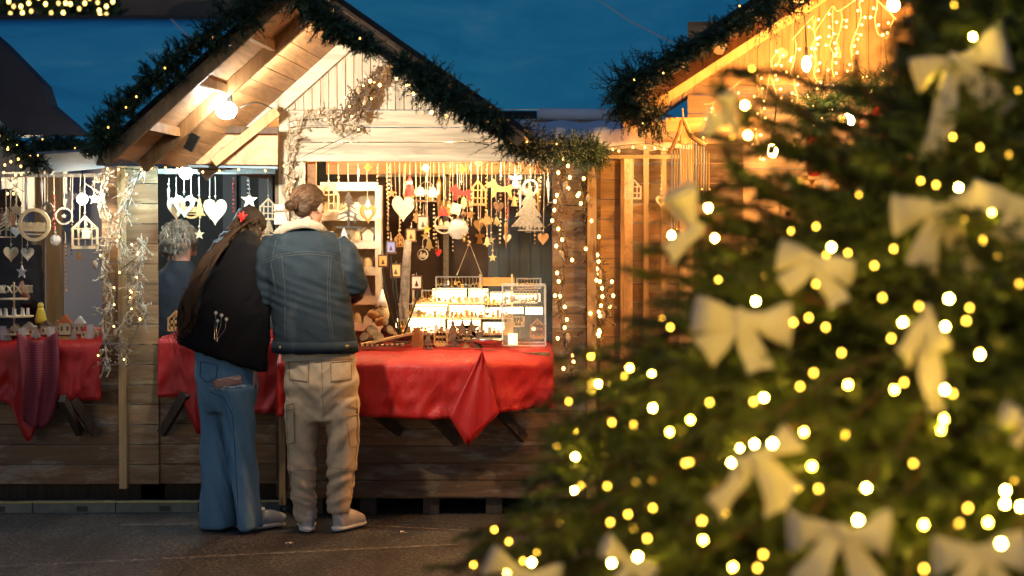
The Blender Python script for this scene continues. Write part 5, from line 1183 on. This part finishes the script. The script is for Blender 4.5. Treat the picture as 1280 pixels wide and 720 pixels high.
# ---- far left stall -----------------------------------------------------------
DZ = 10.84; HZ = 'ornaments hanging in the far left stall'
for a in (('ring',44,281,42,DZ-.04,219,'palewood','big round wooden ring with a village skyline inside',{}),('ring',81,270,22,DZ,219,'greywood','small dark-rimmed ring right of the big village ring',{}),('ring',60,266,26,DZ+.05,219,'greywood','thin dark ring half behind the big village ring',{}),('cut_house',106,290,42,DZ-.03,219,'palewood','wooden nativity house with an arched roof near the twig garland',{}),('house',108,291,14,DZ-.05,276,'paleheart','pale figure standing inside the nativity house',{}),
          ('star',21,262,20,DZ,219,'palewood','pale star hanging left of the big village ring',{}),('cut_tree',8,280,34,DZ,219,'palewood','openwork tree at the left edge of the picture',{}),('heart',14,318,20,DZ,219,'palewood','pale heart hanging low over the dark suit',{}),('heart',34,318,18,DZ,300,'greywood','grey heart hanging below the big village ring',{}),('ball',68,300,14,DZ,219,'ballglass','small clear glass ball low under the dark ring',{}),('chain',68,265,44,DZ-.02,219,'redribbon','red bead string above the small glass ball',{}),('chain',92,300,40,DZ-.02,219,'barkwood','dark bead string left of the nativity house',{}),('bell',101,320,12,DZ,219,'cutwood','small wooden bell dangling below the nativity house',{}),
          ('angel',88,250,24,DZ+.03,219,'silver','silver angel hanging above the small dark-rimmed ring',{}),('icicle',34,242,34,DZ,219,'ballglass','clear glass icicle above the big village ring',{}),('icicle',52,240,30,DZ,219,'ballglass','glass icicle just right of another above the big village ring',{}),('star',118,248,16,DZ,219,'whitepaint','white star hanging next to the frosted twigs',{}),('icicle',14,240,30,DZ,219,'ballglass','leftmost clear glass icicle of the far left stall',{}),('chain',82,336,60,DZ+.02,290,'cutwood','long string of orange wooden beads before the grey backdrop',{}),('star',30,340,18,DZ+.02,219,'whitepaint','white star hanging in front of the hand of the stall keeper',{}),('heart',22,290,14,DZ,219,'whitepaint','small white heart left of the big village ring',{})):
    O(a[0], a[1], a[2], a[3], a[4], a[5], a[6], a[7], 'ornament', group=HZ, **a[8])
random.seed(41)
# counter goods, far left
def zhouse(x, y, w_, h_, D, roofm, lab):
    t = thing('toy_house', lab, 'toy house', P(x,y,D), 'little houses on the far left counter'); s_ = sc(D); c0 = P(x,y,D); w__, hh = w_/s_, h_/s_
    g = G(); g.box(c0+V((0,0,hh*.3)), (w__,w__*.7,hh*.6)); g.build('wall', 'palewood', t)
    g = G(); g.prism([c0+V((-w__*.62,-w__*.42,hh*.58)), c0+V((w__*.62,-w__*.42,hh*.58)), c0+V((0,-w__*.42,hh))], (0,w__*.84,0)); g.build('roof', roofm, t)
    g = G()
    for k in (-.25,.25): g.box(c0+V((k*w__,-w__*.352,hh*.3)), (w__*.2,.004,hh*.22))
    g.build('window', 'barkwood', t)
M['orangeroof'] = plain('orange_roof', (.60,.15,.04), .6)
zhouse(82,418,14,25,10.99,'orangeroof','toy house with orange roof on the far left counter'); zhouse(72,416,10,16,11.05,'cutwood','small brown-roofed toy house left of the orange-roofed one'); zhouse(100,417,12,22,11.02,'whitepaint','white-roofed toy house right of the orange-roofed one'); zhouse(108,423,11,16,10.98,'redribbon','toy house with dark red roof beside the twig garland'); zhouse(118,424,11,14,10.98,'palewood','pale toy house at the right end of the far left counter'); zhouse(58,418,12,18,11.0,'barkwood','dark-roofed toy house left of the middle of the far left counter'); zhouse(36,420,14,18,11.02,'greywood','grey toy house before the dark suit'); zhouse(20,420,12,16,11.0,'palewood','pale toy house near the left edge of the far left counter')
t = thing('wooden_plank', 'pale wooden base board under the orange-roofed toy house', 'board', P(80,425,10.96)); g = G(); g.box(P(80,423,10.96), (.145,.05,.02)); g.build('board', 'cutwood', t)
t = thing('yellow_figure', 'bright yellow candle figure on the far left counter', 'figure', P(51,398,11.1)); g = G(); g.lathe(P(51,400,11.1), [(.03,-.02),(.035,0),(.025,.05),(.018,.07)], 12); g.build('body', plain('yellow_wax', (.8,.55,.05), .5), t, smooth=True); g = G(); g.ball(P(51,382,11.1), .02); g.build('head', plain('yellow_wax2', (.8,.6,.1), .5), t, smooth=True)
t = thing('carousel_ornament', 'tiered glass and wood candle carousel at the left of the far left counter', 'ornament', P(18,418,10.98)); g = G(); c0 = P(18,418,11.0)
for z, r in ((.0,.09),(.10,.11),(.2,.08)): g.lathe(c0+V((0,0,z)), [(r,0),(r,.008)], 16)
g.tube([c0, c0+V((0,0,.3))], .006); g.build('tiers', 'palewood', t); g = G()
for k in range(12): a = k*PI/6; g.box(c0+V((.09*math.cos(a), .09*math.sin(a), .26)), (.03,.004,.05), Matrix.Rotation(a,3,'Z')@Matrix.Rotation(.6,3,'X'))
g.build('vanes', 'paleheart', t); g = G()
for k in range(10): a = k*PI/5; g.lathe(c0+V((.08*math.cos(a), .08*math.sin(a), .11)), [(.010,0),(.006,.03),(.008,.04)], 6)
g.build('figures', 'whitepaint', t)
for k, (x, y) in enumerate(((3,425),(10,428),(28,426),(45,424),(64,425),(92,426),(113,424))):
    g = G(); c0 = P(x,y,10.94); hh = random.uniform(.05,.085)
    if k%2: plate(g, tree_pts(), c0+V((0,0,hh/2)), hh, .012); nm, mm, lb = 'toy_tree', 'greywood', 'grey toy tree'
    else: g.lathe(c0, [(.022,0),(.024,.01),(.024,hh),(.02,hh)], 12); nm, mm, lb = 'tea_light_glass', 'ballglass', 'clear tea-light glass'
    single(nm, g, mm, '%s in the front row of the far left counter, %s from the left' % (lb, ['first','second','third','fourth','fifth','sixth','seventh'][k]), 'ornament', 'small wares in the front row of the far left counter')
t = thing('string_lights', 'cool white round lights shining far behind the left stall', 'string lights', P(105,350,15)); bulbs(t, [P(x,y,15) for x,y in ((111,345),(117,342),(121,345),(111,361),(119,360),(109,370),(107,377),(101,380),(107,385),(118,355))], .016, emit('cool_bulb', (.85,.95,1), 12)); g = G(); g.tube([P(95,390,15.02), P(109,370,15.02), P(112,345,15.02), P(125,345,15.02)], .003, 4); g.build('wire', 'wire', t)
# ---- narrow stall and right hut wares ---------------------------------------
O('cut_house', 792, 236, 26, 10.5, 197, 'palewood', 'pale openwork house hanging under the rail of the narrow pine stall', 'ornament', w=1.05)
O('rim_heart', 827, 252, 15, 10.5, 197, 'palewood', 'small heart on a long string in the narrow pine stall', 'ornament'); O('chain', 827, 225, 50, 10.52, 197, 'palewood', 'thin bead string above the small heart in the narrow pine stall', 'ornament')
t = thing('wind_chime', 'wooden hanger with a curtain of thin golden tubes at the corner of the orange hut', 'wind chime', P(853,150,10.0)); g = G()
g.tube(catmull([P(838,190,10.0), P(848,168,10.0), P(854,150,10.0), P(864,170,10.0), P(882,182,10.0)],4), .011, 6); g.tube([P(853,135,10), P(854,150,10)], .004); g.build('hanger', 'oak_h', t); random.seed(5)
for k in range(15):
    x = 840+k*3.3; g = G(); y0 = 190-12*math.sin(k/14*PI)+random.uniform(-2,2); y1 = random.uniform(262,300) if k < 9 else random.uniform(235,270); g.tube([P(x,y0,10+.03*math.sin(k*2)), P(x,y1,10+.03*math.sin(k*2))], .0038, 6); g.ball(P(x,y1,10+.03*math.sin(k*2)), .008); g.build('tube', 'gold' if k%3 else 'silver', t)
def icicles(label, strands, seed):
    random.seed(seed); t = thing('icicle_lights', label, 'string lights', P(strands[0][0], strands[0][1], 10.1), 'icicle lights in the orange gable'); w = G(); pts = []
    for (x, y0, y1) in strands:
        path = []; n = max(3, int((y1-y0)/9)); xx = x
        for k in range(n+1): xx += random.uniform(-4,4); path.append(P(xx, y0+(y1-y0)*k/n, 10.1+random.uniform(-.02,.02)))
        w.tube(catmull(path,3), .0017, 4)
        for p in path[1:]:
            q = p+V((random.choice((-1,1))*random.uniform(.012,.03), -.005, random.uniform(-.01,.02))); w.tube([p,q], .0014, 4); pts.append(q)
    ps = sorted(strands); w.tube(catmull([P(s[0], s[1], 10.1) for s in ps], 4), .0018, 4)
    w.build('wire', 'ribbonwire', t); bulbs(t, pts, .0058, 'tiny')
M['ribbonwire'] = plain('pale_cable', (.65,.5,.3), .5)
icicles('icicle light strands hanging under the upper rafter of the orange gable', [(1018,20,110),(1040,8,96),(1048,14,72),(1078,-5,88),(1096,0,44),(1120,24,48),(1018,40,60),(990,50,130)], 1)
icicles('icicle light strands lower left in the orange gable, above the head beam', [(945,92,140),(965,75,122),(880,130,168),(893,128,180),(955,130,200),(978,60,80),(915,110,150)], 2)
t = garland('fir garland with baubles and candy cane across the orange stall', [P(1010,150,10.55), P(1030,128,10.5), P(1070,112,10.45), P(1110,112,10.45), P(1150,122,10.5)], .14, 420, nb=26, seed=9)
garland('short fir branch drooping at the left post of the orange stall', [P(1022,140,10.4), P(1018,170,10.42), P(1022,205,10.45)], .10, 300, nb=8, seed=10)
g = G(); g.ball(P(1053,150,10.3), .032, n=14, m=10); t = thing('bauble', 'cream ball hanging from the fir garland of the orange stall', 'bauble', P(1053,140,10.3)); g.build('ball', 'ribbon', t, smooth=True); g = G(); g.lathe(P(1053,142,10.3), [(.01,0),(.01,.012)], 8); g.build('cap', 'gold', t)
t = thing('candy_cane', 'red and white candy cane hanging from the fir garland', 'candy cane', P(1077,142,10.3)); g = G(); g2 = G(); cp = catmull([P(1078,172,10.3), P(1078,150,10.3), P(1080,144,10.3), P(1085,144,10.3), P(1086,150,10.3)], 5)
for k in range(len(cp)-1): (g if k%2 else g2).tube([cp[k], cp[k+1]], .0085, 8)
g.build('red_stripe', 'redpaint', t); g2.build('white_stripe', 'whitepaint', t)
for (x, y, lab) in ((1016,178,'red berry ball at the left end of the fir garland'),(1097,140,'dark red ball in the middle of the fir garland'),(1018,212,'red flower pot on the shelf of the orange stall')):
    g = G(); 
    if y > 200: g.lathe(P(x,y+8,10.9), [(.035,0),(.05,.07),(.05,.08)], 12)
    else: g.ball(P(x,y,10.35), .028, n=12, m=8)
    single('bauble' if y < 200 else 'flower_pot', g, 'redpaint', lab, 'bauble' if y < 200 else 'pot', None, True)
g = G(); g.box(P(1113,208,10.3), (.15,.01,.26)); single('white_card', g, 'ribbon', 'tall blank white card hanging before the orange stall', 'card')
random.seed(6); k = 0
NW = ['first','second','third','fourth','fifth','sixth','seventh','eighth','ninth','tenth']
for r_, y in enumerate((240,256,272)):
    for i in range(10):
        x = 985+i*15+random.uniform(-2,2); g = G(); c0 = P(x, y, 10.75+.0*r_); r = random.uniform(.018,.028)
        g.lathe(c0, [(r*.7,0),(r,.02),(r*.5,.045),(r*.9,.07),(r*.85,.07)], 12); single('golden_glass', g, 'gold' if (i+r_)%3 else 'ballglass', 'golden glass in the %s row of the orange stall, %s from the left' % (['top','middle','bottom'][r_], NW[i]), 'glass', 'golden glassware in the orange stall')
g = G(); 
for y in (247.5,263.5,279.5): a, b_ = P(978,y,10.75), P(1140,y,10.75); g.box((a+b_)/2, (b_.x-a.x,.12,.008))
for x in (978,1140): g.box((P(x,0,10.75).x, 10.75, P(0,255,10.75).z), (.012,.12,.24))
single('display_rack', g, 'oak_h', 'stepped rack carrying the golden glasses in the orange stall', 'rack')
# ================================================================ GARLANDS
gy = 8.48
garland('thick fir garland along the left roof edge of the central gable', [P(126,170,gy), P(143,143,gy), P(186,103,gy), P(231,65,gy), P(281,26,gy), P(336,-20,gy), P(368,-42,gy)], .088, 560, 'fir garlands on the roof edges', nb=9, seed=1)
garland('thick fir garland along the right roof edge of the central gable', [P(372,-28,gy), P(400,22,gy), P(440,45,gy), P(500,78,gy), P(560,118,gy), P(620,155,gy), P(650,178,8.9), P(690,186,9.6), P(725,186,10.2), P(742,190,10.4)], .10, 520, 'fir garlands on the roof edges', nb=10, seed=2)
garland('fir garland trailing along the left roof edge of the orange hut', [P(1010,-28,8.75), P(970,-3,8.75), P(920,28,8.75), P(865,60,8.75), P(815,86,8.75), P(783,106,8.75), P(790,132,8.8), P(825,146,9.0)], .115, 480, 'fir garlands on the roof edges', nb=5, seed=3)
garland('dark fir garland on the roof edge of the far left stall', [P(-30,150,9.9), P(10,172,9.9), P(30,186,9.9), P(48,205,9.95)], .08, 420, 'fir garlands on the roof edges', nb=8, seed=4)
garland('thin dark fir garland hanging above the blue awning at the left', [P(44,184,10.3), P(75,178,10.2), P(105,184,10.2), P(133,184,9.6)], .06, 420, 'fir garlands on the roof edges', nb=4, seed=6)
twig_garland('frosted twig garland with pine cones climbing the left side of the wooden pillar', [[P(133,214,10.85), P(128,250,10.84), P(139,290,10.85), P(128,330,10.84), P(136,370,10.84), P(132,410,10.83), P(134,468,10.83)]], 7, 9, 'frost', .06, 'twig garlands on the posts', 3, 90)
twig_garland('frosted twig garland with pine cones on the face of the wooden pillar', [[P(178,216,10.86), P(163,236,10.85), P(155,262,10.85), P(150,300,10.85), P(166,345,10.85), P(172,372,10.84), P(152,410,10.84), P(156,446,10.84)], [P(180,300,10.85), P(172,330,10.85), P(168,370,10.84), P(180,400,10.84)]], 5, 7, 'frost', .055, 'twig garlands on the posts', 4, 90)
twig_garland('frosted twig garland climbing the white corner post and bending over the header', [[P(357,262,10.5), P(360,230,10.5), P(364,200,10.5), P(368,170,10.5), P(382,146,10.5), P(400,146,10.5), P(418,158,10.5), P(445,160,10.5)]], 4, 8, 'greytwig' if 'greytwig' in M else 'frost', .05, 'twig garlands on the posts', 5, 110)
twig_garland('dark twig branch with small leaves lying over the upright gable boards', [[P(428,146,10.48), P(440,126,10.46), P(452,116,10.45), P(466,100,10.45), P(474,86,10.44)], [P(446,150,10.47), P(455,125,10.45), P(470,105,10.45)]], 1, 4, 'twig', .05, 'twig garlands on the posts', 6, 60)
twig_garland('brown twig garland with warm bulbs hanging down the right window edge', [[P(697,196,10.45), P(703,230,10.46), P(698,270,10.46), P(706,320,10.46), P(700,370,10.46), P(706,420,10.46), P(712,470,10.46)]], 3, 24, 'twig', .05, 'twig garlands on the posts', 7, 90, th=.0055, br=.0085)
twig_garland('brown twig garland with warm bulbs hanging down the orange pine wall', [[P(742,196,10.58), P(730,230,10.58), P(735,270,10.6), P(742,310,10.62), P(748,350,10.62), P(738,400,10.6), P(742,430,10.6)], [P(740,320,10.6), P(755,350,10.6), P(758,385,10.6), P(745,420,10.6)]], 2, 14, 'twig', .05, 'twig garlands on the posts', 8, 80, th=.0055, br=.0085)
def fairy(label, paths, n, D, seed, m='tiny', r=.006):
    random.seed(seed); t = thing('string_lights', label, 'string lights', paths[0][0]); w = G(); pts = []
    for p in paths: p = catmull(p, 6); w.tube(p, .0018, 4); pts += [p[int((k+.5)/n*(len(p)-1))]+V((random.uniform(-.02,.02),-.01,random.uniform(-.03,.0))) for k in range(n)]
    w.build('wire', 'wire', t); bulbs(t, pts, r, m)
fairy('warm fairy lights strung along the blue awning edge above the pillar', [[P(130,206,10.1), P(170,212,10.3), P(215,208,10.3), P(260,212,10.3), P(340,208,10.3)]], 12, 10.3, 3)
fairy('thick tangle of warm lights clustered where the garland meets the header boards', [[P(463,96,10.4), P(478,100,10.38), P(500,98,10.38), P(512,112,10.38), P(535,118,10.35), P(545,138,10.35), P(560,148,10.3)]], 8, 10.3, 4, 'bulb2', .0085)
fairy('tangled dark wire lights before the left gable corner', [[P(-5,165,9.8), P(10,195,9.8), P(4,215,9.8), P(18,232,9.8), P(10,238,9.8)], [P(20,190,9.8), P(26,215,9.8), P(15,228,9.8), P(30,240,9.8)]], 9, 9.8, 5)
fairy('row of small clear lights on the edge of the cream canopy', [[P(760,184,10.42), P(785,181,10.42), P(812,180,10.42), P(832,186,10.42)]], 6, 10.4, 6)
# ================================================================ FIR TREE
TX, TY = P(1300,300,4.0).x, 4.0
prof = [(0.12,1.22),(.3,1.34),(.6,1.27),(.87,1.17),(1.07,1.10),(1.29,.95),(1.49,.74),(1.60,.55),(1.74,.36),(1.9,.29),(2.07,.26),(2.3,.2),(2.6,.12),(2.85,.02)]
def rad(z):
    for (a, ra), (b_, rb) in zip(prof, prof[1:]):
        if a <= z <= b_: return ra+(rb-ra)*(z-a)/(b_-a)
    return prof[0][1] if z < prof[0][0] else 0
def onsurf(px, py, k=.95):
    d = ray(px, py); best = None; bd = 9
    for i in range(300):
        D = 2.3+i*.006; p = CAM+d*(D/d.y); r = math.hypot(p.x-TX, p.y-TY)
        if r <= rad(p.z)*k: return p, True
        if r < bd: bd = r; best = p
    return best, False
T_ = thing('fir_tree', 'big dark green christmas fir tree filling the right of the picture, out of focus', 'tree', (TX,TY,0)); random.seed(99)
g = G(); g.tube([V((TX+.01*math.sin(k), TY, k*.3)) for k in range(10)], [.055-.005*k for k in range(10)], 10); g.build('trunk', 'bark', T_)
lm = G(); fo = G()
def limb_(base, tip, seg=7, dense=1.0, tw=.15):
    path = []; L_ = (tip-base).length
    for k in range(seg+1):
        q = k/seg; p = base.lerp(tip, q); p.z += .10*L_*math.sin(PI*q)*.6; path.append(p+rv(.012))
    lm.tube(path, [.011*(1-.8*k/seg)+.002 for k in range(seg+1)], 5)
    n = int(L_*34*dense)
    for i in range(n):
        q = .22+.78*(i+random.random())/n; k = min(seg-1, int(q*seg)); p = path[k].lerp(path[k+1], q*seg-k); d = (path[k+1]-path[k]).normalized()
        s_ = d.cross(V((0,0,1))).normalized()*random.choice((-1,1)); l = tw*random.uniform(.6,1.2)*(1.15-.6*q)
        td = (d*.8+s_*random.uniform(.4,1.1)+V((0,0,random.uniform(-.35,.2)))).normalized(); needle_twig(fo, p, td, l, 20, .026, .0062)
        if random.random() < .5: needle_twig(fo, p+td*l*.5, (td+rv(.8)).normalized(), l*.6, 10, .022, .0042)
    needle_twig(fo, path[-2], (tip-path[-2]), (tip-path[-2]).length+.05, 20, .024, .0042)
for i in range(460):
    z = .15+2.55*(i/460)**.92; a = i*2.399+random.uniform(-.3,.3); r = rad(z)*random.uniform(.82,1.08)
    if z > 1.75 and random.random() < .25: continue
    limb_(V((TX,TY,z-(.28*r if z > 1.2 else -.02))), V((TX+r*math.cos(a), TY+r*math.sin(a), max(.08, z-(.10*r if z < 1.2 else -.04)+random.uniform(-.08,.08)))))
BP = [(934,449),(1017,466),(1000,483),(1060,481),(1118,487),(1130,478),(1181,487),(1191,492),(1225,443),(955,497),(942,502),(887,503),(863,525),(1180,524),(1176,537),(1005,540),(1056,543),(924,560),(943,555),(956,564),(940,568),(862,578),(1142,579),(1015,583),(998,610),(1023,611),(1083,610),(1257,613),(1256,630),(1276,633),(907,641),(877,651),(879,675),(1155,656),(1199,654),(1235,653),(1210,635),(1002,660),(1101,676),(954,693),(947,710),(916,709),(1155,711),
(739,445),(787,460),(781,470),(815,468),(748,480),(711,502),(816,510),(765,528),(792,531),(837,540),(721,539),(696,559),(719,571),(857,579),(718,613),(726,607),(795,602),(814,602),(759,608),(816,635),(785,643),(792,660),(763,653),(701,653),(809,673),(878,651),(618,662),(636,677),(671,690),(654,701),(592,706),
(931,232),(990,244),(1000,225),(1073,243),(1121,254),(977,286),(989,289),(1020,283),(894,321),(917,321),(931,314),(900,337),(898,350),(955,346),(1033,319),(1060,316),(1117,311),(1093,332),(1020,355),(1103,372),(827,399),(838,409),(992,403),(1011,397),(1032,409),(1114,423),(1052,441),(1151,226),(1170,231),(1217,267),(1206,276),(1181,273),(1229,300),(1266,309),(1247,320),(1274,355),(1149,383),(1212,385),(1208,401),(1225,441),(1060,480),(1193,6),(1237,74),(1191,171),(1225,184),(1273,112),(1262,194),(940,86),(979,67),(980,126),(1053,150),(916,172),(951,186),(994,178)]
pts = []; random.seed(8)
for (x, y) in BP:
    p, ok = onsurf(x, y, random.uniform(.90,.99)); pts.append(p)
    if not ok and random.random() < .8: limb_(V((TX,TY,p.z-(.2 if p.z > 1.4 else -.06))), p+(p-V((TX,TY,p.z))).normalized()*.05, 7, .8, .11)
for (x, y, z) in ((905,120,1.95),(1000,190,1.85),(1100,120,1.95),(1140,60,2.05),(945,230,1.75),(870,300,1.6),(1060,210,1.8),(1110,190,1.85),(790,340,1.45),(820,310,1.5),(930,150,1),(960,110,1),(985,215,1),(1150,110,1),(905,205,1),(850,260,1),(890,240,1),(1065,95,1)):
    p = P(x, y, 3.95); limb_(V((TX-.1,TY,p.z-random.uniform(.2,.5))), p, 8, 1.1, .13)
for i in range(120):                                         # full low skirt towards the open side
    z = random.uniform(.3,1.35); a = random.uniform(2.6,4.6); r = rad(z)*random.uniform(.9,1.06); limb_(V((TX,TY,z+.08)), V((TX+r*math.cos(a), TY+r*math.sin(a), z-.1*r)), 7, 1.2, .15)
for i in range(15000):                                        # inner shoots that close the crown
    z = random.uniform(.15,2.4); a = random.uniform(0,2*PI); r = rad(z)*math.sqrt(random.uniform(.12,.86)); p = V((TX+r*math.cos(a), TY+r*math.sin(a), z))
    if noise.noise(p*3.2) < -.3: continue
    d = V((math.cos(a), math.sin(a), random.uniform(-.7,.3)))+rv(.7); needle_twig(fo, p, d, random.uniform(.06,.13), 15, .027, .0065)
fo.build('crown', 'firtree', T_); lm.build('limbs', 'bark', T_)
for i in range(70):                                         # bulbs deeper in the crown and round the sides
    z = random.uniform(.25,2.5); a = random.uniform(0,2*PI); r = rad(z)*random.uniform(.5,.85); pts.append(V((TX+r*math.cos(a), TY+r*math.sin(a), z)))
# bows -------------------------------------------------------------------
def loop_rows(s, L_, W_, open_=.35):
    rows = []
    for k in range(15):
        q = k/14; a = PI*2*q; r = math.sin(PI*q)**.7 if 0 < q < 1 else 0
        x = s*L_*math.sin(PI*q)**.85; zz = .5*W_*open_*math.sin(a)
        wd = W_*(.22+.78*math.sin(PI*q)**1.1)*.5
        rows.append([V((x, zz*1.2-.01, -wd+s*0)), V((x*1.03, zz*1.5-.015, 0)), V((x, zz*1.2-.01, wd))])
    return rows
def bow(px, py, size, D, rot, yaw, label, tails=((-.35,-.95,1.0),(.35,-.95,1.0)), loops=(1,1)):
    c = P(px, py, D); k = size/sc(D); t = thing('ribbon_bow', label, 'bow', c, 'cream ribbon bows on the fir tree')
    R = Matrix.Rotation(yaw,3,'Z')@Matrix.Rotation(rot,3,'Y'); sd_ = random.random()*50; q = lambda v: c+R@(v*k)+V((noise.noise(v*3+V((sd_,0,0))), noise.noise(v*3+V((0,sd_,0))), noise.noise(v*3+V((0,0,sd_)))))*.09*k
    for s, f in ((-1,loops[0]),(1,loops[1])):
        if f: g = G(); g.grid([[q(v) for v in r] for r in loop_rows(s, .52*f, .46*f)]); subsurf(solidify(g.build('loop', 'ribbon', t, smooth=True), .002*1))
    for (tx, tz, ln) in tails:
        rows = []; d = V((tx,0,tz)).normalized(); n_ = V((-d.z,0,d.x))
        for j in range(9):
            u = j/8; w_ = .06+.11*u**.7; mid = d*(u*.72*ln)+V((0,-.03-.05*math.sin(u*5+tx*3),0))
            e = -.0 if j < 8 else 0; rows.append([mid-n_*w_+V((0,.02*math.sin(u*4),0)), mid+(V((0,0,0)) if j < 8 else -d*.10)+V((0,-.02,0)), mid+n_*w_+V((0,-.015*math.cos(u*4),0))])
        g = G(); g.grid([[q(v) for v in r] for r in rows]); subsurf(solidify(g.build('tail', 'ribbon', t, smooth=True), .002))
    g = G(); g.ball(q(V((0,-.03,0))), .075*k, .05*k, .09*k, 10, 8, rot=R); g.build('knot', 'ribbon', t, smooth=True)
BD = [(1190,78,120,3.3,-.25,-.5,'uppermost big bow with one broad loop pointing right, near the tree top',((-.45,-1,1.5),(.5,-.7,1.2)),(.8,1.15),0),
 (915,155,90,3.75,1.15,.8,'narrow bow seen edge-on at the left side of the upper tree',((-.5,-1,1.0),),(.9,.3),0),
 (868,285,112,3.5,1.05,.5,'tall folded bow catching golden light at the left edge of the tree',((.2,-1,.7),),(1,.2),0),
 (1020,328,90,3.2,.25,-.3,'pale bow in the middle of the tree, above the widest bow',((-.6,-.7,.8),(.6,-.6,1.0)),(1,1),0),
 (925,400,118,3.15,.12,.1,'widest bow left of the middle, glowing golden at its lower right',((-.7,-.7,.8),(.45,-.8,.9)),(1,1.05),0),
 (1172,262,120,3.0,-.1,.35,'bow with long tails hanging right of the middle, beside two large lights',((-.5,-1,1.0),(.55,-1,1.25)),(1,.9),0),
 (1272,255,110,2.95,.2,-.3,'bow cut by the right edge of the picture, level with the two large lights',((.3,-1,.9),(-.3,-1,.7)),(1,1),0),
 (1160,395,110,2.9,1.35,.4,'ribbon with a long twisted tail hanging under the large lights',((1,-.15,1.6),(.5,-.6,.9)),(.25,.8),0),
 (945,572,115,2.95,-.45,.2,'lower bow with drooping tails under a cluster of three bulbs',((-.9,-.35,1.1),(-.1,-1,1.0),(.35,-.9,.9)),(.5,.95),0),
 (1048,665,118,2.9,.05,-.1,'large evenly tied bow at the bottom of the picture',((-.55,-.85,1.0),(.6,-.8,1.1)),(1,1),0),
 (1222,690,105,2.85,-.03,.1,'large bow glowing golden on its left loop at the bottom right',((-.5,-.8,1),(.5,-.8,1)),(1.05,1.1),0),
 (785,702,80,3.4,.6,.3,'small dim bow at the lower left of the tree',((.3,-1,.8),),(.9,.9),0),
 (1284,525,70,2.9,.3,.4,'bow mostly outside the right edge of the picture, low down',((-.3,-1,.8),),(1,1),0),
 (655,712,90,3.6,.3,.1,'bow low at the left foot of the tree, cut by the bottom edge',((.2,-1,.8),(-.4,-1,.8)),(1,1),0)]
bpts = []
for (x, y, s_, D, rot, yaw, lab, tl, lp, _) in BD:
    p, ok = onsurf(x, y, 1.0); D2 = (p.y-.05) if ok else 3.75
    bow(x, y, s_, D2, rot, yaw, lab, tl, lp); c0 = P(x, y, D2); k = s_/sc(D2)
    bpts += [c0+V((.25*k, .035, -.02)), c0+V((-.24*k, .035, -.08*k)), c0+V((.1*k, -.09, .22*k))]  # extra bulbs added round each bow to brighten its ribbon
S_ = thing('string_lights', 'warm white string lights wound through the big foreground fir tree', 'string lights', (TX,TY,.2)); bulbs(S_, bpts, .0028, M['bulb'][0]); bulbs(S_, pts, .0029, 'bulb', mx=100-len(bpts))
g = G(); sp = sorted(pts, key=lambda p: p.z); 
for i in range(0, len(sp)-4, 4):
    g.tube([sp[i], sp[i].lerp(sp[i+1],.5)-V((0,0,.02)), sp[i+1]], .0015, 3)
g.build('wire', 'wire', S_)
# litter on the ground
for (x, y, lab) in ((505,671,'small scrap of white paper on the asphalt right of the shoes'),(362,685,'tiny pale scrap on the asphalt in front of the shoes')):
    c0 = P(x,y,CZ*F/(y-283)); c0.z = .012; g = G(); g.grid([[c0+V((i*.012-.02, j*.01, random.uniform(0,.01))) for i in range(4)] for j in range(3)]); solidify(single('paper_scrap', g, 'whitepaint', lab, 'litter'), .001)
# ================================================================ CAMERA + RENDER
cd = bpy.data.cameras.new('camera'); cam = bpy.data.objects.new('camera', cd); col.objects.link(cam); cam.location = CAM
cam.rotation_euler = (PI/2-TILT, 0, 0); cd.sensor_width = 36; cd.lens = F/1280*36; cd.clip_end = 600; cd.clip_start = .05
cd.dof.use_dof = True; cd.dof.focus_distance = 10.3; cd.dof.aperture_fstop = 2.5; cd.dof.aperture_blades = 0
scene.camera = cam
scene.render.engine = 'CYCLES'; scene.cycles.use_denoising = True; scene.cycles.max_bounces = 6; scene.cycles.transparent_max_bounces = 12
scene.cycles.sample_clamp_indirect = 6; scene.cycles.caustics_reflective = False; scene.cycles.caustics_refractive = False
vs = scene.view_settings; vs.view_transform = 'Standard'; vs.look = 'None'; vs.exposure = .5; vs.gamma = 1
for o in bpy.data.objects:
    if '_o' in o: del o['_o']
